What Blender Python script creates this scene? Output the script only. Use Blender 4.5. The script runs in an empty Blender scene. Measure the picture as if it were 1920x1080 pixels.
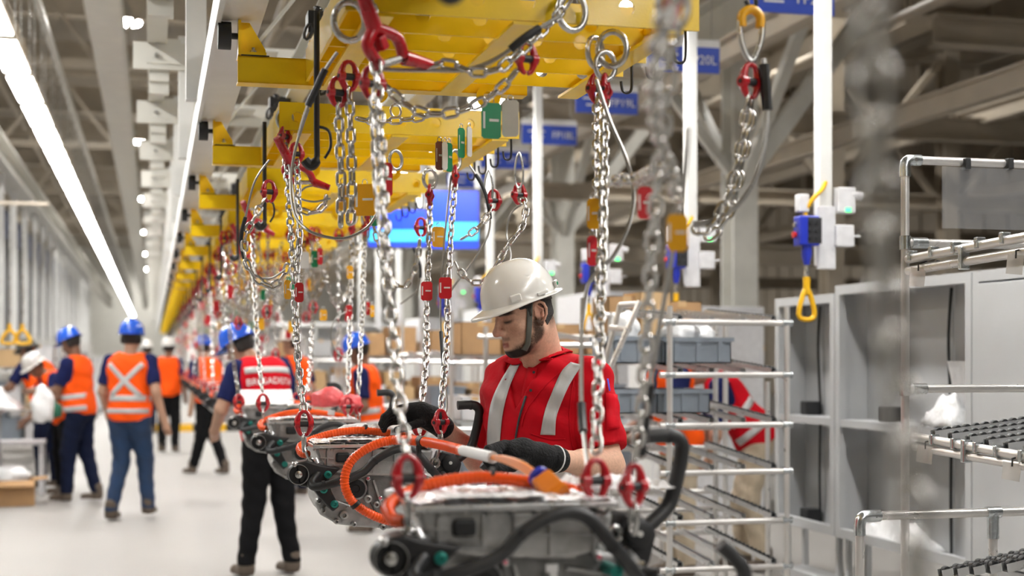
import bpy, bmesh, math, random
import numpy as np
from mathutils import Vector, Matrix, Euler

random.seed(7)
np.random.seed(7)
SC = bpy.context.scene
COL = SC.collection

# ------------------------------------------------------------------ camera, world, exposure
F_PX, VPU, VPV, CAMH = 2667.0, 287.0, 672.0, 1.43
YAW = math.atan((960 - VPU) / F_PX)
cam_d = bpy.data.cameras.new('camera')
cam = bpy.data.objects.new('camera', cam_d)
COL.objects.link(cam)
cam.location = (0, 0, CAMH)
cam.rotation_euler = (math.radians(90), 0, -YAW)
cam_d.sensor_width = 36
cam_d.lens = 36 * F_PX / 1920
cam_d.shift_y = (VPV - 540) / 1920
cam_d.clip_end = 400
cam_d.dof.use_dof = True
cam_d.dof.focus_distance = 4.25
cam_d.dof.aperture_fstop = 2.4
SC.camera = cam

world = bpy.data.worlds.new('hall_air')
SC.world = world
world.use_nodes = True
world.node_tree.nodes['Background'].inputs[0].default_value = (0.9, 0.95, 1, 1)
world.node_tree.nodes['Background'].inputs[1].default_value = 0.2
SC.view_settings.view_transform = 'Standard'
SC.view_settings.look = 'None'
SC.view_settings.exposure = 0.0
SC.view_settings.gamma = 1
SC.view_settings.use_curve_mapping = False
SC.cycles.max_bounces = 8
SC.cycles.diffuse_bounces = 4
SC.cycles.glossy_bounces = 3
SC.cycles.transmission_bounces = 6
SC.cycles.sample_clamp_indirect = 6
SC.cycles.caustics_reflective = False
SC.cycles.caustics_refractive = False
STRIP_POWER = 50.0
BAY_POWER = 420.0

SY, CY = math.sin(YAW), math.cos(YAW)
def P(u, v, t):
    """world point seen at photo pixel (u, v) at depth t metres"""
    l = (u - 960) / F_PX * t
    return Vector((t * SY + l * CY, t * CY - l * SY, CAMH + (VPV - v) / F_PX * t))
def PX(u, v, X):
    """point on the vertical plane x = X seen at pixel"""
    k = math.tan(YAW + math.atan((u - 960) / F_PX))
    Y = X / k
    t = X * SY + Y * CY
    return Vector((X, Y, CAMH + (VPV - v) / F_PX * t))

ORD = ['nearest', 'second', 'third', 'fourth', 'fifth', 'sixth', 'seventh', 'eighth', 'ninth', 'tenth', 'eleventh', 'twelfth',
       'thirteenth', 'fourteenth', 'fifteenth', 'sixteenth', 'seventeenth', 'eighteenth', 'nineteenth', 'twentieth', 'twenty-first',
       'twenty-second', 'twenty-third', 'twenty-fourth', 'twenty-fifth', 'twenty-sixth', 'twenty-seventh', 'twenty-eighth',
       'twenty-ninth', 'thirtieth'] 
_T = ['', '', 'twenty', 'thirty', 'forty', 'fifty', 'sixty']
_U = ['', 'first', 'second', 'third', 'fourth', 'fifth', 'sixth', 'seventh', 'eighth', 'ninth']
_TT = ['', '', 'twentieth', 'thirtieth', 'fortieth', 'fiftieth', 'sixtieth']
for _n in range(31, 70):
    ORD.append(_TT[_n // 10] if _n % 10 == 0 else _T[_n // 10] + '-' + _U[_n % 10])

# ------------------------------------------------------------------ materials
MATS = {}
def mat(name, col, rough=0.5, metal=0.0, var=0.06, scale=18, bump=0.0, bscale=60, emit=0, trans=0, coat=0, alpha=1, spec=0.5, sheen=0, attr=None, stretch=None):
    if name in MATS: return MATS[name]
    m = bpy.data.materials.new(name); m.use_nodes = True
    nt = m.node_tree; b = nt.nodes['Principled BSDF']
    c = (col[0], col[1], col[2], 1)
    b.inputs['Base Color'].default_value = c
    b.inputs['Roughness'].default_value = rough
    b.inputs['Metallic'].default_value = metal
    b.inputs['Specular IOR Level'].default_value = spec
    if coat: b.inputs['Coat Weight'].default_value = coat; b.inputs['Coat Roughness'].default_value = 0.12
    if sheen: b.inputs['Sheen Weight'].default_value = sheen
    if trans: b.inputs['Transmission Weight'].default_value = trans
    if alpha < 1: b.inputs['Alpha'].default_value = alpha
    if emit:
        b.inputs['Emission Color'].default_value = c; b.inputs['Emission Strength'].default_value = emit
    tc = nt.nodes.new('ShaderNodeTexCoord')
    src = tc.outputs['Object']
    if stretch:
        mp = nt.nodes.new('ShaderNodeMapping'); mp.inputs['Scale'].default_value = stretch
        nt.links.new(src, mp.inputs[0]); src = mp.outputs[0]
    if attr:
        at = nt.nodes.new('ShaderNodeVertexColor'); at.layer_name = attr
        base = at.outputs[0]
    if var and not emit:
        n = nt.nodes.new('ShaderNodeTexNoise'); n.inputs['Scale'].default_value = scale; n.inputs['Detail'].default_value = 5
        nt.links.new(src, n.inputs['Vector'])
        r = nt.nodes.new('ShaderNodeMapRange')
        r.inputs['From Min'].default_value = 0.25; r.inputs['From Max'].default_value = 0.75
        r.inputs['To Min'].default_value = 1 - var * 2; r.inputs['To Max'].default_value = 1 + var
        nt.links.new(n.outputs[0], r.inputs[0])
        mx = nt.nodes.new('ShaderNodeVectorMath'); mx.operation = 'SCALE'
        mx.inputs[0].default_value = col[:3]
        if attr: nt.links.new(base, mx.inputs[0])
        nt.links.new(r.outputs[0], mx.inputs['Scale'])
        nt.links.new(mx.outputs[0], b.inputs['Base Color'])
        rr = nt.nodes.new('ShaderNodeMapRange')
        rr.inputs['From Min'].default_value = 0.2; rr.inputs['From Max'].default_value = 0.8
        rr.inputs['To Min'].default_value = max(0.02, rough * 0.8); rr.inputs['To Max'].default_value = min(1, rough * 1.2)
        nt.links.new(n.outputs[0], rr.inputs[0]); nt.links.new(rr.outputs[0], b.inputs['Roughness'])
    elif attr:
        nt.links.new(base, b.inputs['Base Color'])
    if bump:
        n2 = nt.nodes.new('ShaderNodeTexNoise'); n2.inputs['Scale'].default_value = bscale; n2.inputs['Detail'].default_value = 3
        nt.links.new(src, n2.inputs['Vector'])
        bp = nt.nodes.new('ShaderNodeBump'); bp.inputs['Strength'].default_value = bump; bp.inputs['Distance'].default_value = 0.01
        nt.links.new(n2.outputs[0], bp.inputs['Height']); nt.links.new(bp.outputs[0], b.inputs['Normal'])
    MATS[name] = m
    return m

def ml():
    mat('yellow', (0.95, 0.63, 0.003), 0.36, coat=0.2, var=0.05, scale=9, bump=0.04, bscale=150)
    mat('yellow_tag', (0.85, 0.42, 0.01), 0.4)
    mat('yellow_handle', (0.9, 0.5, 0.01), 0.35)
    mat('red_paint', (0.50, 0.006, 0.016), 0.28, coat=0.4, var=0.08)
    mat('red_tag', (0.56, 0.012, 0.02), 0.4, coat=0.2)
    mat('green_tag', (0.01, 0.28, 0.12), 0.4)
    mat('white_tag', (0.78, 0.78, 0.76), 0.4)
    mat('brown_tag', (0.25, 0.09, 0.07), 0.5)
    mat('chain', (0.62, 0.61, 0.59), 0.2, metal=1, var=0.1, scale=60)
    mat('chain_dull', (0.6, 0.6, 0.59), 0.32, metal=1, var=0.1, scale=60)
    mat('steel', (0.62, 0.62, 0.61), 0.28, metal=1, var=0.08, scale=30)
    mat('wire', (0.42, 0.41, 0.39), 0.4, metal=0.9, var=0.15, scale=300)
    mat('black_steel', (0.02, 0.02, 0.022), 0.42, var=0.1)
    mat('black_rubber', (0.016, 0.017, 0.019), 0.5, var=0.12, bump=0.05, bscale=400)
    mat('hose', (0.022, 0.023, 0.025), 0.45, var=0.1, bump=0.08, bscale=500)
    mat('orange', (0.95, 0.10, 0.004), 0.38, coat=0.2, var=0.04)
    mat('orange_connector', (0.9, 0.25, 0.015), 0.35, var=0.04)
    mat('blue_plastic', (0.02, 0.04, 0.5), 0.35)
    mat('blue_sign', (0.012, 0.06, 0.50), 0.35, var=0.03)
    mat('white_paint', (0.74, 0.74, 0.72), 0.42, var=0.04, scale=6)
    mat('cream_paint', (0.66, 0.65, 0.60), 0.45, var=0.05, scale=5)
    mat('greige', (0.46, 0.405, 0.325), 0.55, var=0.07, scale=3)
    mat('greige_dark', (0.30, 0.27, 0.23), 0.6, var=0.1, scale=2)
    mat('deck', (0.34, 0.295, 0.235), 0.6, var=0.1, scale=1.5)
    mat('alu', (0.70, 0.71, 0.72), 0.3, metal=0.85, var=0.05, scale=20)
    mat('tube', (0.78, 0.76, 0.74), 0.3, metal=0.7, var=0.04, scale=8)
    mat('zinc', (0.66, 0.70, 0.72), 0.25, metal=1, var=0.15, scale=60)
    mat('cast', (0.47, 0.47, 0.465), 0.4, metal=0.65, var=0.14, scale=35, bump=0.10, bscale=260)
    mat('cast_dark', (0.25, 0.25, 0.25), 0.45, metal=0.7, var=0.14, scale=35, bump=0.1, bscale=260)
    mat('foil', (0.86, 0.86, 0.88), 0.28, metal=0.35, var=0.1, scale=50, bump=0.5, bscale=50)
    mat('paper', (0.82, 0.82, 0.83), 0.6, var=0.03)
    mat('teal_bolt', (0.02, 0.26, 0.22), 0.35, metal=0.3)
    mat('pink_mark', (0.75, 0.18, 0.25), 0.5)
    mat('cabinet', (0.50, 0.51, 0.52), 0.45, var=0.03, scale=4)
    mat('cabinet_in', (0.47, 0.48, 0.49), 0.5, var=0.05, scale=4)
    mat('crate', (0.25, 0.29, 0.34), 0.45, var=0.05)
    mat('cardboard', (0.48, 0.29, 0.14), 0.8, var=0.08, scale=8)
    mat('cardboard_pale', (0.62, 0.42, 0.22), 0.8, var=0.06, scale=8)
    mat('plastic_bag', (0.85, 0.86, 0.87), 0.25, var=0.04, bump=0.6, bscale=30)
    mat('clear', (0.80, 0.82, 0.86), 0.15, alpha=0.09, var=0.1, scale=10)
    mat('film', (0.92, 0.9, 0.86), 0.25, alpha=0.5, var=0.1, scale=10)
    mat('lamp', (1.0, 0.98, 0.95), 0.5, emit=STRIP_POWER)
    mat('bay', (1.0, 0.97, 0.92), 0.5, emit=BAY_POWER)
    mat('screen_cyan', (0.05, 0.5, 1.0), 0.3, emit=1.1)
    mat('screen_blue', (0.01, 0.05, 0.75), 0.3, emit=0.9)
    mat('green_led', (0.05, 1.0, 0.2), 0.3, emit=3)
    mat('exit_green', (0.01, 0.11, 0.06), 0.5)
    mat('dark_grey', (0.06, 0.06, 0.065), 0.5)
    mat('pale_box', (0.72, 0.72, 0.74), 0.4)
    mat('copper', (0.75, 0.42, 0.28), 0.35, metal=0.6)
    mat('ink', (0.03, 0.03, 0.035), 0.5, var=0)
    mat('navy_panel', (0.02, 0.035, 0.12), 0.5)
    mat('black_gap', (0.03, 0.03, 0.035), 0.7)
    # people
    mat('skin', (0.55, 0.33, 0.23), 0.55, var=0.08, scale=120, attr='col', bump=0.1, bscale=500, spec=0.25)
    mat('skin_brown', (0.20, 0.10, 0.06), 0.5, var=0.05)
    mat('skin_mid', (0.42, 0.24, 0.16), 0.5, var=0.05)
    mat('hair', (0.014, 0.011, 0.009), 0.55, var=0.3, scale=200, bump=0.5, bscale=300)
    mat('red_cloth', (0.56, 0.004, 0.014), 0.8, var=0.07, scale=14, bump=0.5, bscale=16, spec=0.15)
    mat('red_knit', (0.50, 0.004, 0.012), 0.85, var=0.07, scale=16, bump=0.4, bscale=22, spec=0.15)
    mat('reflective', (0.52, 0.53, 0.53), 0.45, var=0.05, scale=20, bump=0.08, bscale=60)
    mat('orange_vest', (1.0, 0.105, 0.006), 0.7, var=0.05, scale=10, bump=0.25, bscale=16, spec=0.15)
    mat('navy_cloth', (0.012, 0.017, 0.08), 0.85, var=0.1, bump=0.25, bscale=20, spec=0.15)
    mat('denim', (0.013, 0.036, 0.092), 0.85, var=0.18, scale=9, bump=0.3, bscale=24)
    mat('navy_trouser', (0.007, 0.011, 0.032), 0.9, var=0.12, bump=0.3, bscale=24, spec=0.15)
    mat('black_trouser', (0.006, 0.006, 0.007), 0.9, var=0.12, bump=0.3, bscale=24, spec=0.15)
    mat('khaki', (0.50, 0.42, 0.31), 0.85, var=0.08, bump=0.4, bscale=22)
    mat('boot', (0.10, 0.075, 0.055), 0.7, var=0.12)
    mat('glove', (0.008, 0.008, 0.009), 0.75, var=0.15, bump=0.5, bscale=130, spec=0.25)
    mat('helmet_white', (0.78, 0.77, 0.74), 0.22, coat=0.5, var=0.02)
    mat('helmet_blue', (0.012, 0.10, 0.62), 0.22, coat=0.5, var=0.02)
    mat('strap', (0.10, 0.10, 0.085), 0.7, var=0.05)
    mat('eye_white', (0.62, 0.58, 0.55), 0.25, var=0)
    mat('blue_pen', (0.02, 0.03, 0.6), 0.3, var=0)
    # floor
    m = mat('floor', (0.37, 0.357, 0.34), 0.62, var=0.05, scale=0.6, spec=0.25)
ml()

# ------------------------------------------------------------------ mesh helpers
def V(*a): return Vector(a)
def frame_from(d, up=None):
    d = Vector(d).normalized()
    up = Vector(up) if up is not None else (Vector((0, 0, 1)) if abs(d.z) < 0.95 else Vector((1, 0, 0)))
    x = up.cross(d)
    if x.length < 1e-6: x = Vector((1, 0, 0)).cross(d)
    x.normalize(); y = d.cross(x)
    return Matrix((x, y, d)).transposed()      # columns x, y, z=d

class MB:
    def __init__(s): s.v = []; s.f = []; s.mi = []; s.cur = 0
    def add(s, vs, fs):
        o = len(s.v); s.v += [tuple(p) for p in vs]
        for f in fs: s.f.append([o + i for i in f]); s.mi.append(s.cur)
        return s
    def box(s, c, size, R=None):
        c = Vector(c); h = Vector(size) / 2
        vs = []
        for i in range(8):
            p = Vector(((1 if i & 1 else -1) * h.x, (1 if i & 2 else -1) * h.y, (1 if i & 4 else -1) * h.z))
            if R is not None: p = R @ p
            vs.append(c + p)
        return s.add(vs, [(0, 2, 3, 1), (4, 5, 7, 6), (0, 1, 5, 4), (2, 6, 7, 3), (0, 4, 6, 2), (1, 3, 7, 5)])
    def bx(s, x0, x1, y0, y1, z0, z1):
        return s.box(((x0 + x1) / 2, (y0 + y1) / 2, (z0 + z1) / 2), (abs(x1 - x0), abs(y1 - y0), abs(z1 - z0)))
    def bar(s, a, b, w, h, up=(0, 0, 1)):
        a = Vector(a); b = Vector(b); R = frame_from(b - a, up)
        return s.box((a + b) / 2, (w, h, (b - a).length), R)
    def tube(s, pts, r, n=8, closed=False, caps=True, rings=None):
        pts = [Vector(p) for p in pts]; m = len(pts)
        rad = list(r) if hasattr(r, '__len__') else [r] * m
        T = []
        for i in range(m):
            if closed: d = pts[(i + 1) % m] - pts[i - 1]
            else: d = pts[min(i + 1, m - 1)] - pts[max(i - 1, 0)]
            T.append(d.normalized() if d.length > 1e-9 else Vector((0, 0, 1)))
        R = frame_from(T[0]); nx = R.col[0].copy()
        vs = []
        for i in range(m):
            nx = (nx - T[i] * nx.dot(T[i]))
            nx = nx.normalized() if nx.length > 1e-6 else frame_from(T[i]).col[0].copy()
            ny = T[i].cross(nx)
            for k in range(n):
                a = 2 * math.pi * k / n
                vs.append(pts[i] + (nx * math.cos(a) + ny * math.sin(a)) * rad[i])
        fs = []
        for i in range(m if closed else m - 1):
            j = (i + 1) % m
            for k in range(n):
                l = (k + 1) % n
                fs.append((i * n + k, i * n + l, j * n + l, j * n + k))
        if caps and not closed:
            fs.append(tuple(range(n))[::-1]); fs.append(tuple((m - 1) * n + k for k in range(n)))
        return s.add(vs, fs)
    def cyl(s, a, b, r, n=16, r2=None):
        return s.tube([a, b], [r, r if r2 is None else r2], n)
    def lathe(s, prof, n=24, M=None, caps=True):
        vs = []
        for (r, z) in prof:
            for k in range(n):
                a = 2 * math.pi * k / n
                p = Vector((r * math.cos(a), r * math.sin(a), z))
                vs.append(M @ p if M is not None else p)
        fs = []
        for i in range(len(prof) - 1):
            for k in range(n):
                l = (k + 1) % n
                fs.append((i * n + k, i * n + l, (i + 1) * n + l, (i + 1) * n + k))
        if caps:
            fs.append(tuple(range(n))[::-1]); fs.append(tuple((len(prof) - 1) * n + k for k in range(n)))
        return s.add(vs, fs)
    def prism(s, poly, ext):
        """poly: list of 3d points (planar), extruded by vector ext"""
        ext = Vector(ext); n = len(poly); poly = [Vector(p) for p in poly]
        vs = poly + [p + ext for p in poly]
        fs = [tuple(range(n)), tuple(n + i for i in range(n))[::-1]]
        for i in range(n): fs.append((i, i + n, (i + 1) % n + n, (i + 1) % n))
        return s.add(vs, fs)
    def grid(s, pts, closed_u=False):
        a, b = len(pts), len(pts[0])
        vs = [p for row in pts for p in row]; fs = []
        for i in range(a if closed_u else a - 1):
            for j in range(b - 1):
                i2 = (i + 1) % a
                fs.append((i * b + j, i * b + j + 1, i2 * b + j + 1, i2 * b + j))
        return s.add(vs, fs)
    def mesh(s, name, m, smooth=False, ang=40):
        me = bpy.data.meshes.new(name)
        me.from_pydata(s.v, [], s.f)
        ms = m if isinstance(m, (list, tuple)) else [m]
        for x in ms: me.materials.append(MATS[x] if isinstance(x, str) else x)
        if len(ms) > 1: me.polygons.foreach_set('material_index', s.mi)
        bm = bmesh.new(); bm.from_mesh(me); bmesh.ops.recalc_face_normals(bm, faces=bm.faces); bm.to_mesh(me); bm.free()
        if smooth:
            me.shade_smooth(); me.set_sharp_from_angle(angle=math.radians(ang))
        me.update()
        return me
    def build(s, name, m, parent=None, smooth=False, bevel=0, loc=None, solid=0):
        o = link(name, s.mesh(name, m, smooth), parent, loc)
        if solid:
            md = o.modifiers.new('thickness', 'SOLIDIFY'); md.thickness = solid; md.offset = 0
        if bevel:
            md = o.modifiers.new('edge', 'BEVEL'); md.width = bevel; md.segments = 2; md.limit_method = 'ANGLE'; md.angle_limit = math.radians(40)
        return o

def link(name, me, parent=None, loc=None):
    o = bpy.data.objects.new(name, me); COL.objects.link(o)
    if parent is not None: o.parent = parent
    if loc is not None: o.location = loc
    return o
def tag(o, label=None, cat=None, group=None, kind=None):
    if label: o['label'] = label
    if cat: o['category'] = cat
    if group: o['group'] = group
    if kind: o['kind'] = kind
    return o
def thing(name, label, cat, loc=(0, 0, 0), group=None, rz=0):
    o = bpy.data.objects.new(name, None); COL.objects.link(o); o.location = loc; o.rotation_euler = (0, 0, rz)
    o.empty_display_size = 0.05
    return tag(o, label, cat, group)
def struct(name, mb, m, label=None, parent=None, smooth=False, bevel=0):
    o = mb.build(name, m, parent, smooth, bevel)
    o['kind'] = 'structure'
    if label: o['label'] = label
    return o
def dup(root, loc, label=None, skip=(), deep=True):
    r = root.copy(); COL.objects.link(r); r.location = loc
    if label: r['label'] = label
    for ch in list(root.children):
        if ch.name.split('.')[0] in skip: continue
        c = ch.copy(); COL.objects.link(c); c.parent = r
        if deep:
            for g in ch.children:
                d = g.copy(); COL.objects.link(d); d.parent = c
    return r
def spline(pts, n=8, closed=False):
    pts = [Vector(p) for p in pts]; out = []; m = len(pts)
    rng = m if closed else m - 1
    for i in range(rng):
        g = (lambda k: pts[k % m]) if closed else (lambda k: pts[max(0, min(m - 1, k))])
        p0, p1, p2, p3 = g(i - 1), g(i), g(i + 1), g(i + 2)
        for j in range(n):
            t = j / n
            out.append(0.5 * ((2 * p1) + (p2 - p0) * t + (2 * p0 - 5 * p1 + 4 * p2 - p3) * t * t + (3 * p1 - p0 - 3 * p2 + p3) * t ** 3))
    if not closed: out.append(pts[-1])
    return out
def resample(pts, step):
    pts = [Vector(p) for p in pts]; out = [pts[0].copy()]; acc = 0.0
    for a, b in zip(pts, pts[1:]):
        L = (b - a).length; d = step - acc
        while d <= L:
            out.append(a + (b - a) * (d / L)); d += step
        acc = L - (d - step)
    return out
def text_mesh(body, size, depth=0.001):
    c = bpy.data.curves.new('lettering', 'FONT'); c.body = body; c.size = size; c.extrude = depth; c.align_x = 'CENTER'; c.align_y = 'CENTER'; c.resolution_u = 3
    o = bpy.data.objects.new('lettering', c); COL.objects.link(o)
    dg = bpy.context.evaluated_depsgraph_get(); dg.update()
    me = bpy.data.meshes.new_from_object(o.evaluated_get(dg))
    bpy.data.objects.remove(o); bpy.data.curves.remove(c)
    return me
def text_obj(name, body, size, m, M, parent=None, depth=0.001):
    me = text_mesh(body, size, depth); me.materials.clear(); me.materials.append(MATS[m])
    me.transform(M); return link(name, me, parent)
# ------------------------------------------------------------------ the hall
XL, XR, Y0, Y1, ZC = -9.0, 24.0, -14.0, 95.0, 8.6
struct('floor', MB().bx(XL, XR, Y0, Y1, -0.2, 0), 'floor', 'pale grey polished concrete factory floor')
struct('ceiling', MB().bx(XL, XR, Y0, Y1, ZC, ZC + .2), 'deck', 'grey-brown metal deck roof of the factory hall')
struct('wall_left', MB().bx(XL - .2, XL, Y0, Y1, 0, ZC), 'cream_paint', 'pale wall along the left of the hall')
struct('wall_right', MB().bx(XR, XR + .2, Y0, Y1, 0, ZC), 'greige', 'grey-brown wall along the right of the hall')
struct('wall_back', MB().bx(XL, XR, Y1, Y1 + .2, 0, ZC), 'cream_paint', 'far end wall of the hall')
struct('wall_front', MB().bx(XL, XR, Y0 - .2, Y0, 0, ZC), 'cream_paint', 'wall behind the viewer')

S = 1.73                # carrier pitch
# overhead I-beam joists across the hall
def ibeam(mb, a, b, w, h, t=0.03):
    a = Vector(a); b = Vector(b); up = Vector((0, 0, 1))
    mb.bar(a, b, t, h); 
    o = Vector((0, 0, h / 2))
    mb.bar(a + o, b + o, w, t); mb.bar(a - o, b - o, w, t)
for i in range(14):
    y = 6 + i * 5.2
    mb = MB(); ibeam(mb, (XL, y, 7.9), (XR, y, 7.9), 0.3, 0.6)
    struct('trim_%d' % (i + 1), mb, 'greige', '%s grey steel roof joist across the hall' % ORD[i])
def longbeam(n, X, z, w, h, label, m='greige', ya=2, yb=90):
    mb = MB(); ibeam(mb, (X, ya, z), (X, yb, z), w, h)
    struct('trim_%d' % n, mb, m, label)
longbeam(20, -0.42, 4.6, 0.30, 0.3, 'long grey steel beam overhead left of the white bracket row', 'cream_paint')
longbeam(21, 6.1, 5.1, 0.42, 0.5, 'long grey girder above the row of blue station signs', 'cream_paint', 6)
longbeam(22, 9.5, 6.0, 0.5, 0.6, 'wide grey girder high over the cabinets', 'greige', 6)
longbeam(23, 13.5, 6.6, 0.5, 0.6, 'far grey girder under the roof deck', 'greige', 6)
longbeam(24, -2.5, 4.78, 0.4, 0.4, 'pale girder over the row of white columns', 'cream_paint', 6)
longbeam(25, -2.2, 6.6, 0.2, 0.25, 'thin steel rail high over the lamp strip', 'greige', 4)
# mezzanine bays on the right: cross girders, corrugated deck, struts
for i in range(5):
    y = 10 + i * 5.5
    mb = MB(); ibeam(mb, (6.1, y, 5.9), (20, y, 5.9), 0.35, 0.7)
    for k in range(12):
        mb.bx(6.6 + k * 1.1, 6.63 + k * 1.1, y - .15, y + .15, 5.57, 6.23)
    struct('trim_%d' % (30 + i), mb, 'greige', '%s cross girder of the raised deck' % ORD[i])
mb = MB()
x = 8.0
while x < 20:
    mb.prism([(x, 8, 6.9), (x + .1, 8, 6.9), (x + .14, 8, 6.98), (x + .26, 8, 6.98), (x + .3, 8, 6.9), (x + .3, 8, 7.0), (x, 8, 7.0)], (0, 30, 0)); x += .3
struct('trim_40', mb, 'greige', 'corrugated metal deck on the right girders')
# small pipes and cable trays under roof
for i, (X, z, r) in enumerate([(1.7, 6.2, .05), (3.6, 6.8, .07), (4.7, 5.6, .04), (7.6, 5.0, .06), (-3.1, 7.2, .06), (-5.5, 6.9, .08), (11.2, 5.2, .07)]):
    mb = MB().cyl((X, 3, z), (X, 90, z), r, 10)
    struct('trim_%d' % (41 + i), mb, 'greige', '%s slim service pipe running under the roof' % ORD[i], smooth=True)
# columns with braces on the right
cols = [(6.1, 14.2), (6.1, 21.0), (6.1, 28), (6.1, 35), (6.1, 42)]
for i, (X, Y) in enumerate(cols):
    mb = MB(); w = .28
    mb.bx(X - w / 2, X + w / 2, Y - .17, Y - .14, 0, 4.9); mb.bx(X - w / 2, X + w / 2, Y + .14, Y + .17, 0, 4.9); mb.bx(X - .015, X + .015, Y - .15, Y + .15, 0, 4.9)
    mb.bar((X, Y, 3.2), (X, Y + 1.7, 4.85), .11, .11); mb.bar((X, Y, 3.2), (X, Y - 1.7, 4.85), .11, .11)
    mb.bar((X, Y, 3.3), (X + 1.7, Y, 5.5), .18, .18); mb.bar((X, Y, 3.3), (X - 1.6, Y, 5.2), .1, .1)
    o = struct('trim_%d' % (50 + i), mb, 'cream_paint', '%s steel I-column with diagonal braces' % ORD[i])
# trusses at left of the ceiling
for i in range(5):
    y = 13 + i * 8
    mb = MB(); z0, z1 = 5.6, 7.0
    mb.bar((-6, y, z0), (5.5, y, z0), .12, .12); mb.bar((-6, y, z1), (5.5, y, z1), .12, .12)
    for k in range(11):
        x = -6 + k * 1.05
        mb.bar((x, y, z0 if k % 2 else z1), (x + 1.05, y, z1 if k % 2 else z0), .06, .06)
    struct('trim_%d' % (60 + i), mb, 'greige', '%s lattice truss spanning the left bay' % ORD[i])

# row of white columns with dark blue panels on the left
for i in range(16):
    y = 23.0 + i * 2.4
    struct('trim_%d' % (70 + i), MB().bx(-2.55, -2.45, y - .05, y + .05, 0, 4.55), 'white_paint', '%s slender white column beside the left aisle' % ORD[i])
for i in range(15):
    y = 23.0 + i * 2.4
    struct('wall_panel', MB().bx(-3.0, -2.95, y + .1, y + 2.3, 2.0, 3.9), 'black_gap', '%s dark recessed panel behind the white columns' % ORD[i])
    struct('wall_panel', MB().bx(-3.0, -2.95, y + .1, y + 2.3, 3.9, 4.5), 'navy_panel', '%s dark blue band above the recessed panels' % ORD[i])
# lower steelwork in the right bays: cross beams, slim columns, wall rails
for i, (y, z, x0, x1, h_) in enumerate(((16.5, 4.4, 4.5, 20, .28), (19, 3.75, 5, 21, .2), (24, 3.3, 5, 22, .3), (31, 4.3, 4, 22, .35), (38, 3.6, 4, 23, .3), (13.5, 4.9, 8, 18, .3))):
    mb = MB(); ibeam(mb, (x0, y, z), (x1, y, z), .2, h_, .025); struct('trim_%d' % (110 + i), mb, 'greige', '%s low cross beam in the right bays' % ORD[i])
for i, (x, y) in enumerate(((8.6, 17), (11.5, 19), (9.2, 24.5), (13, 26), (8.2, 31.5), (14, 34))):
    mb = MB(); mb.bx(x - .12, x + .12, y - .12, y - .1, 0, 6); mb.bx(x - .12, x + .12, y + .1, y + .12, 0, 6); mb.bx(x - .01, x + .01, y - .11, y + .11, 0, 6)
    mb.bar((x, y, 3.6), (x + 1.6, y, 5.4), .09, .09); mb.bar((x, y, 3.6), (x - 1.6, y, 5.4), .09, .09)
    struct('trim_%d' % (120 + i), mb, 'greige', '%s slim steel column in the right bays' % ORD[i])
for i, (x, z) in enumerate(((5.2, 4.3), (7.4, 3.9), (10.5, 4.6), (12.5, 4.0))):
    mb = MB(); ibeam(mb, (x, 9, z), (x, 60, z), .16, .2, .02); struct('trim_%d' % (130 + i), mb, 'greige', '%s longitudinal beam low in the right bays' % ORD[i])
mb = MB()
for k in range(60): mb.bx(XR - .06, XR, Y0 + 6 + k * 1.2, Y0 + 6.5 + k * 1.2, 0, ZC)
struct('wall_ribs', mb, 'greige', 'ribbed cladding of the right wall')
# ------------------------------------------------------------------ lamps
def strip(X, z, ya, n, group, where):
    me_h = MB().bx(-.1, .1, -.56, .56, .012, .05).mesh('housing', 'greige')
    me_d = MB().bx(-.09, .09, -.54, .54, 0, .012).mesh('diffuser', 'lamp')
    me_r = MB().cyl((0, 0, .06), (0, 0, 1.0), .006, 6).mesh('suspension_rod', 'steel')
    struct('trim_%d' % (100 if X < 0 else 101), MB().bx(X - .03, X + .03, ya - 1, ya + n * 1.3, z + .99, z + 1.05), 'cream_paint', 'slim conduit rail above the lamp row ' + where.split(' ', 3)[3])
    for i in range(n):
        t = thing('strip_lamp', ('%s white lamp panel %s' % (ORD[i - (3 if X < 0 else 0)], where)) if i > 2 or X > 0 else '%s lamp panel above the top picture edge over the left aisle' % ('first', 'second', 'third')[i], 'lamp', (X, ya + i * 1.3, z), group)
        link('housing', me_h, t); link('diffuser', me_d, t); link('suspension_rod', me_r, t, (0, -.4, 0)); link('suspension_rod', me_r, t, (0, .4, 0))
strip(-1.0, 3.59, 5.6, 54, 'lamp panels in the left strip', 'in the bright row over the left aisle')
strip(2.75, 3.59, -3.5, 40, 'lamp panels behind the carriers', 'in the row over the picking racks')
me_b = MB().lathe([(.25, 0), (.25, .02)], 20).mesh('lamp_disc', 'bay')
me_c = MB().lathe([(.27, .021), (.26, .05), (.12, .18), (.08, .3)], 20).mesh('reflector', 'cream_paint', True)
me_cb = MB().cyl((0, 0, .3), (0, 0, 1.6), .012, 6).mesh('suspension_cable', 'steel')
me_cb2 = MB().cyl((0, 0, .3), (0, 0, .5), .012, 6).mesh('suspension_cable', 'steel')
for X, nm in ((-0.45, 'over the left beam'), (6.9, 'over the right girder'), (14, 'over the raised deck'), (-6.5, 'beside the left wall')):
    for i in range(7):
        t = thing('high_bay_lamp', '%s round ceiling lamp %s' % (ORD[i], nm), 'lamp', (X, 3 + i * 13.5 + (8 if X == -.45 else 0), 7.0 if X < 14 else 8.1), 'round lamps under the roof')
        link('lamp_disc', me_b, t); link('reflector', me_c, t); link('suspension_cable', me_cb if X < 14 else me_cb2, t)

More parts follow.
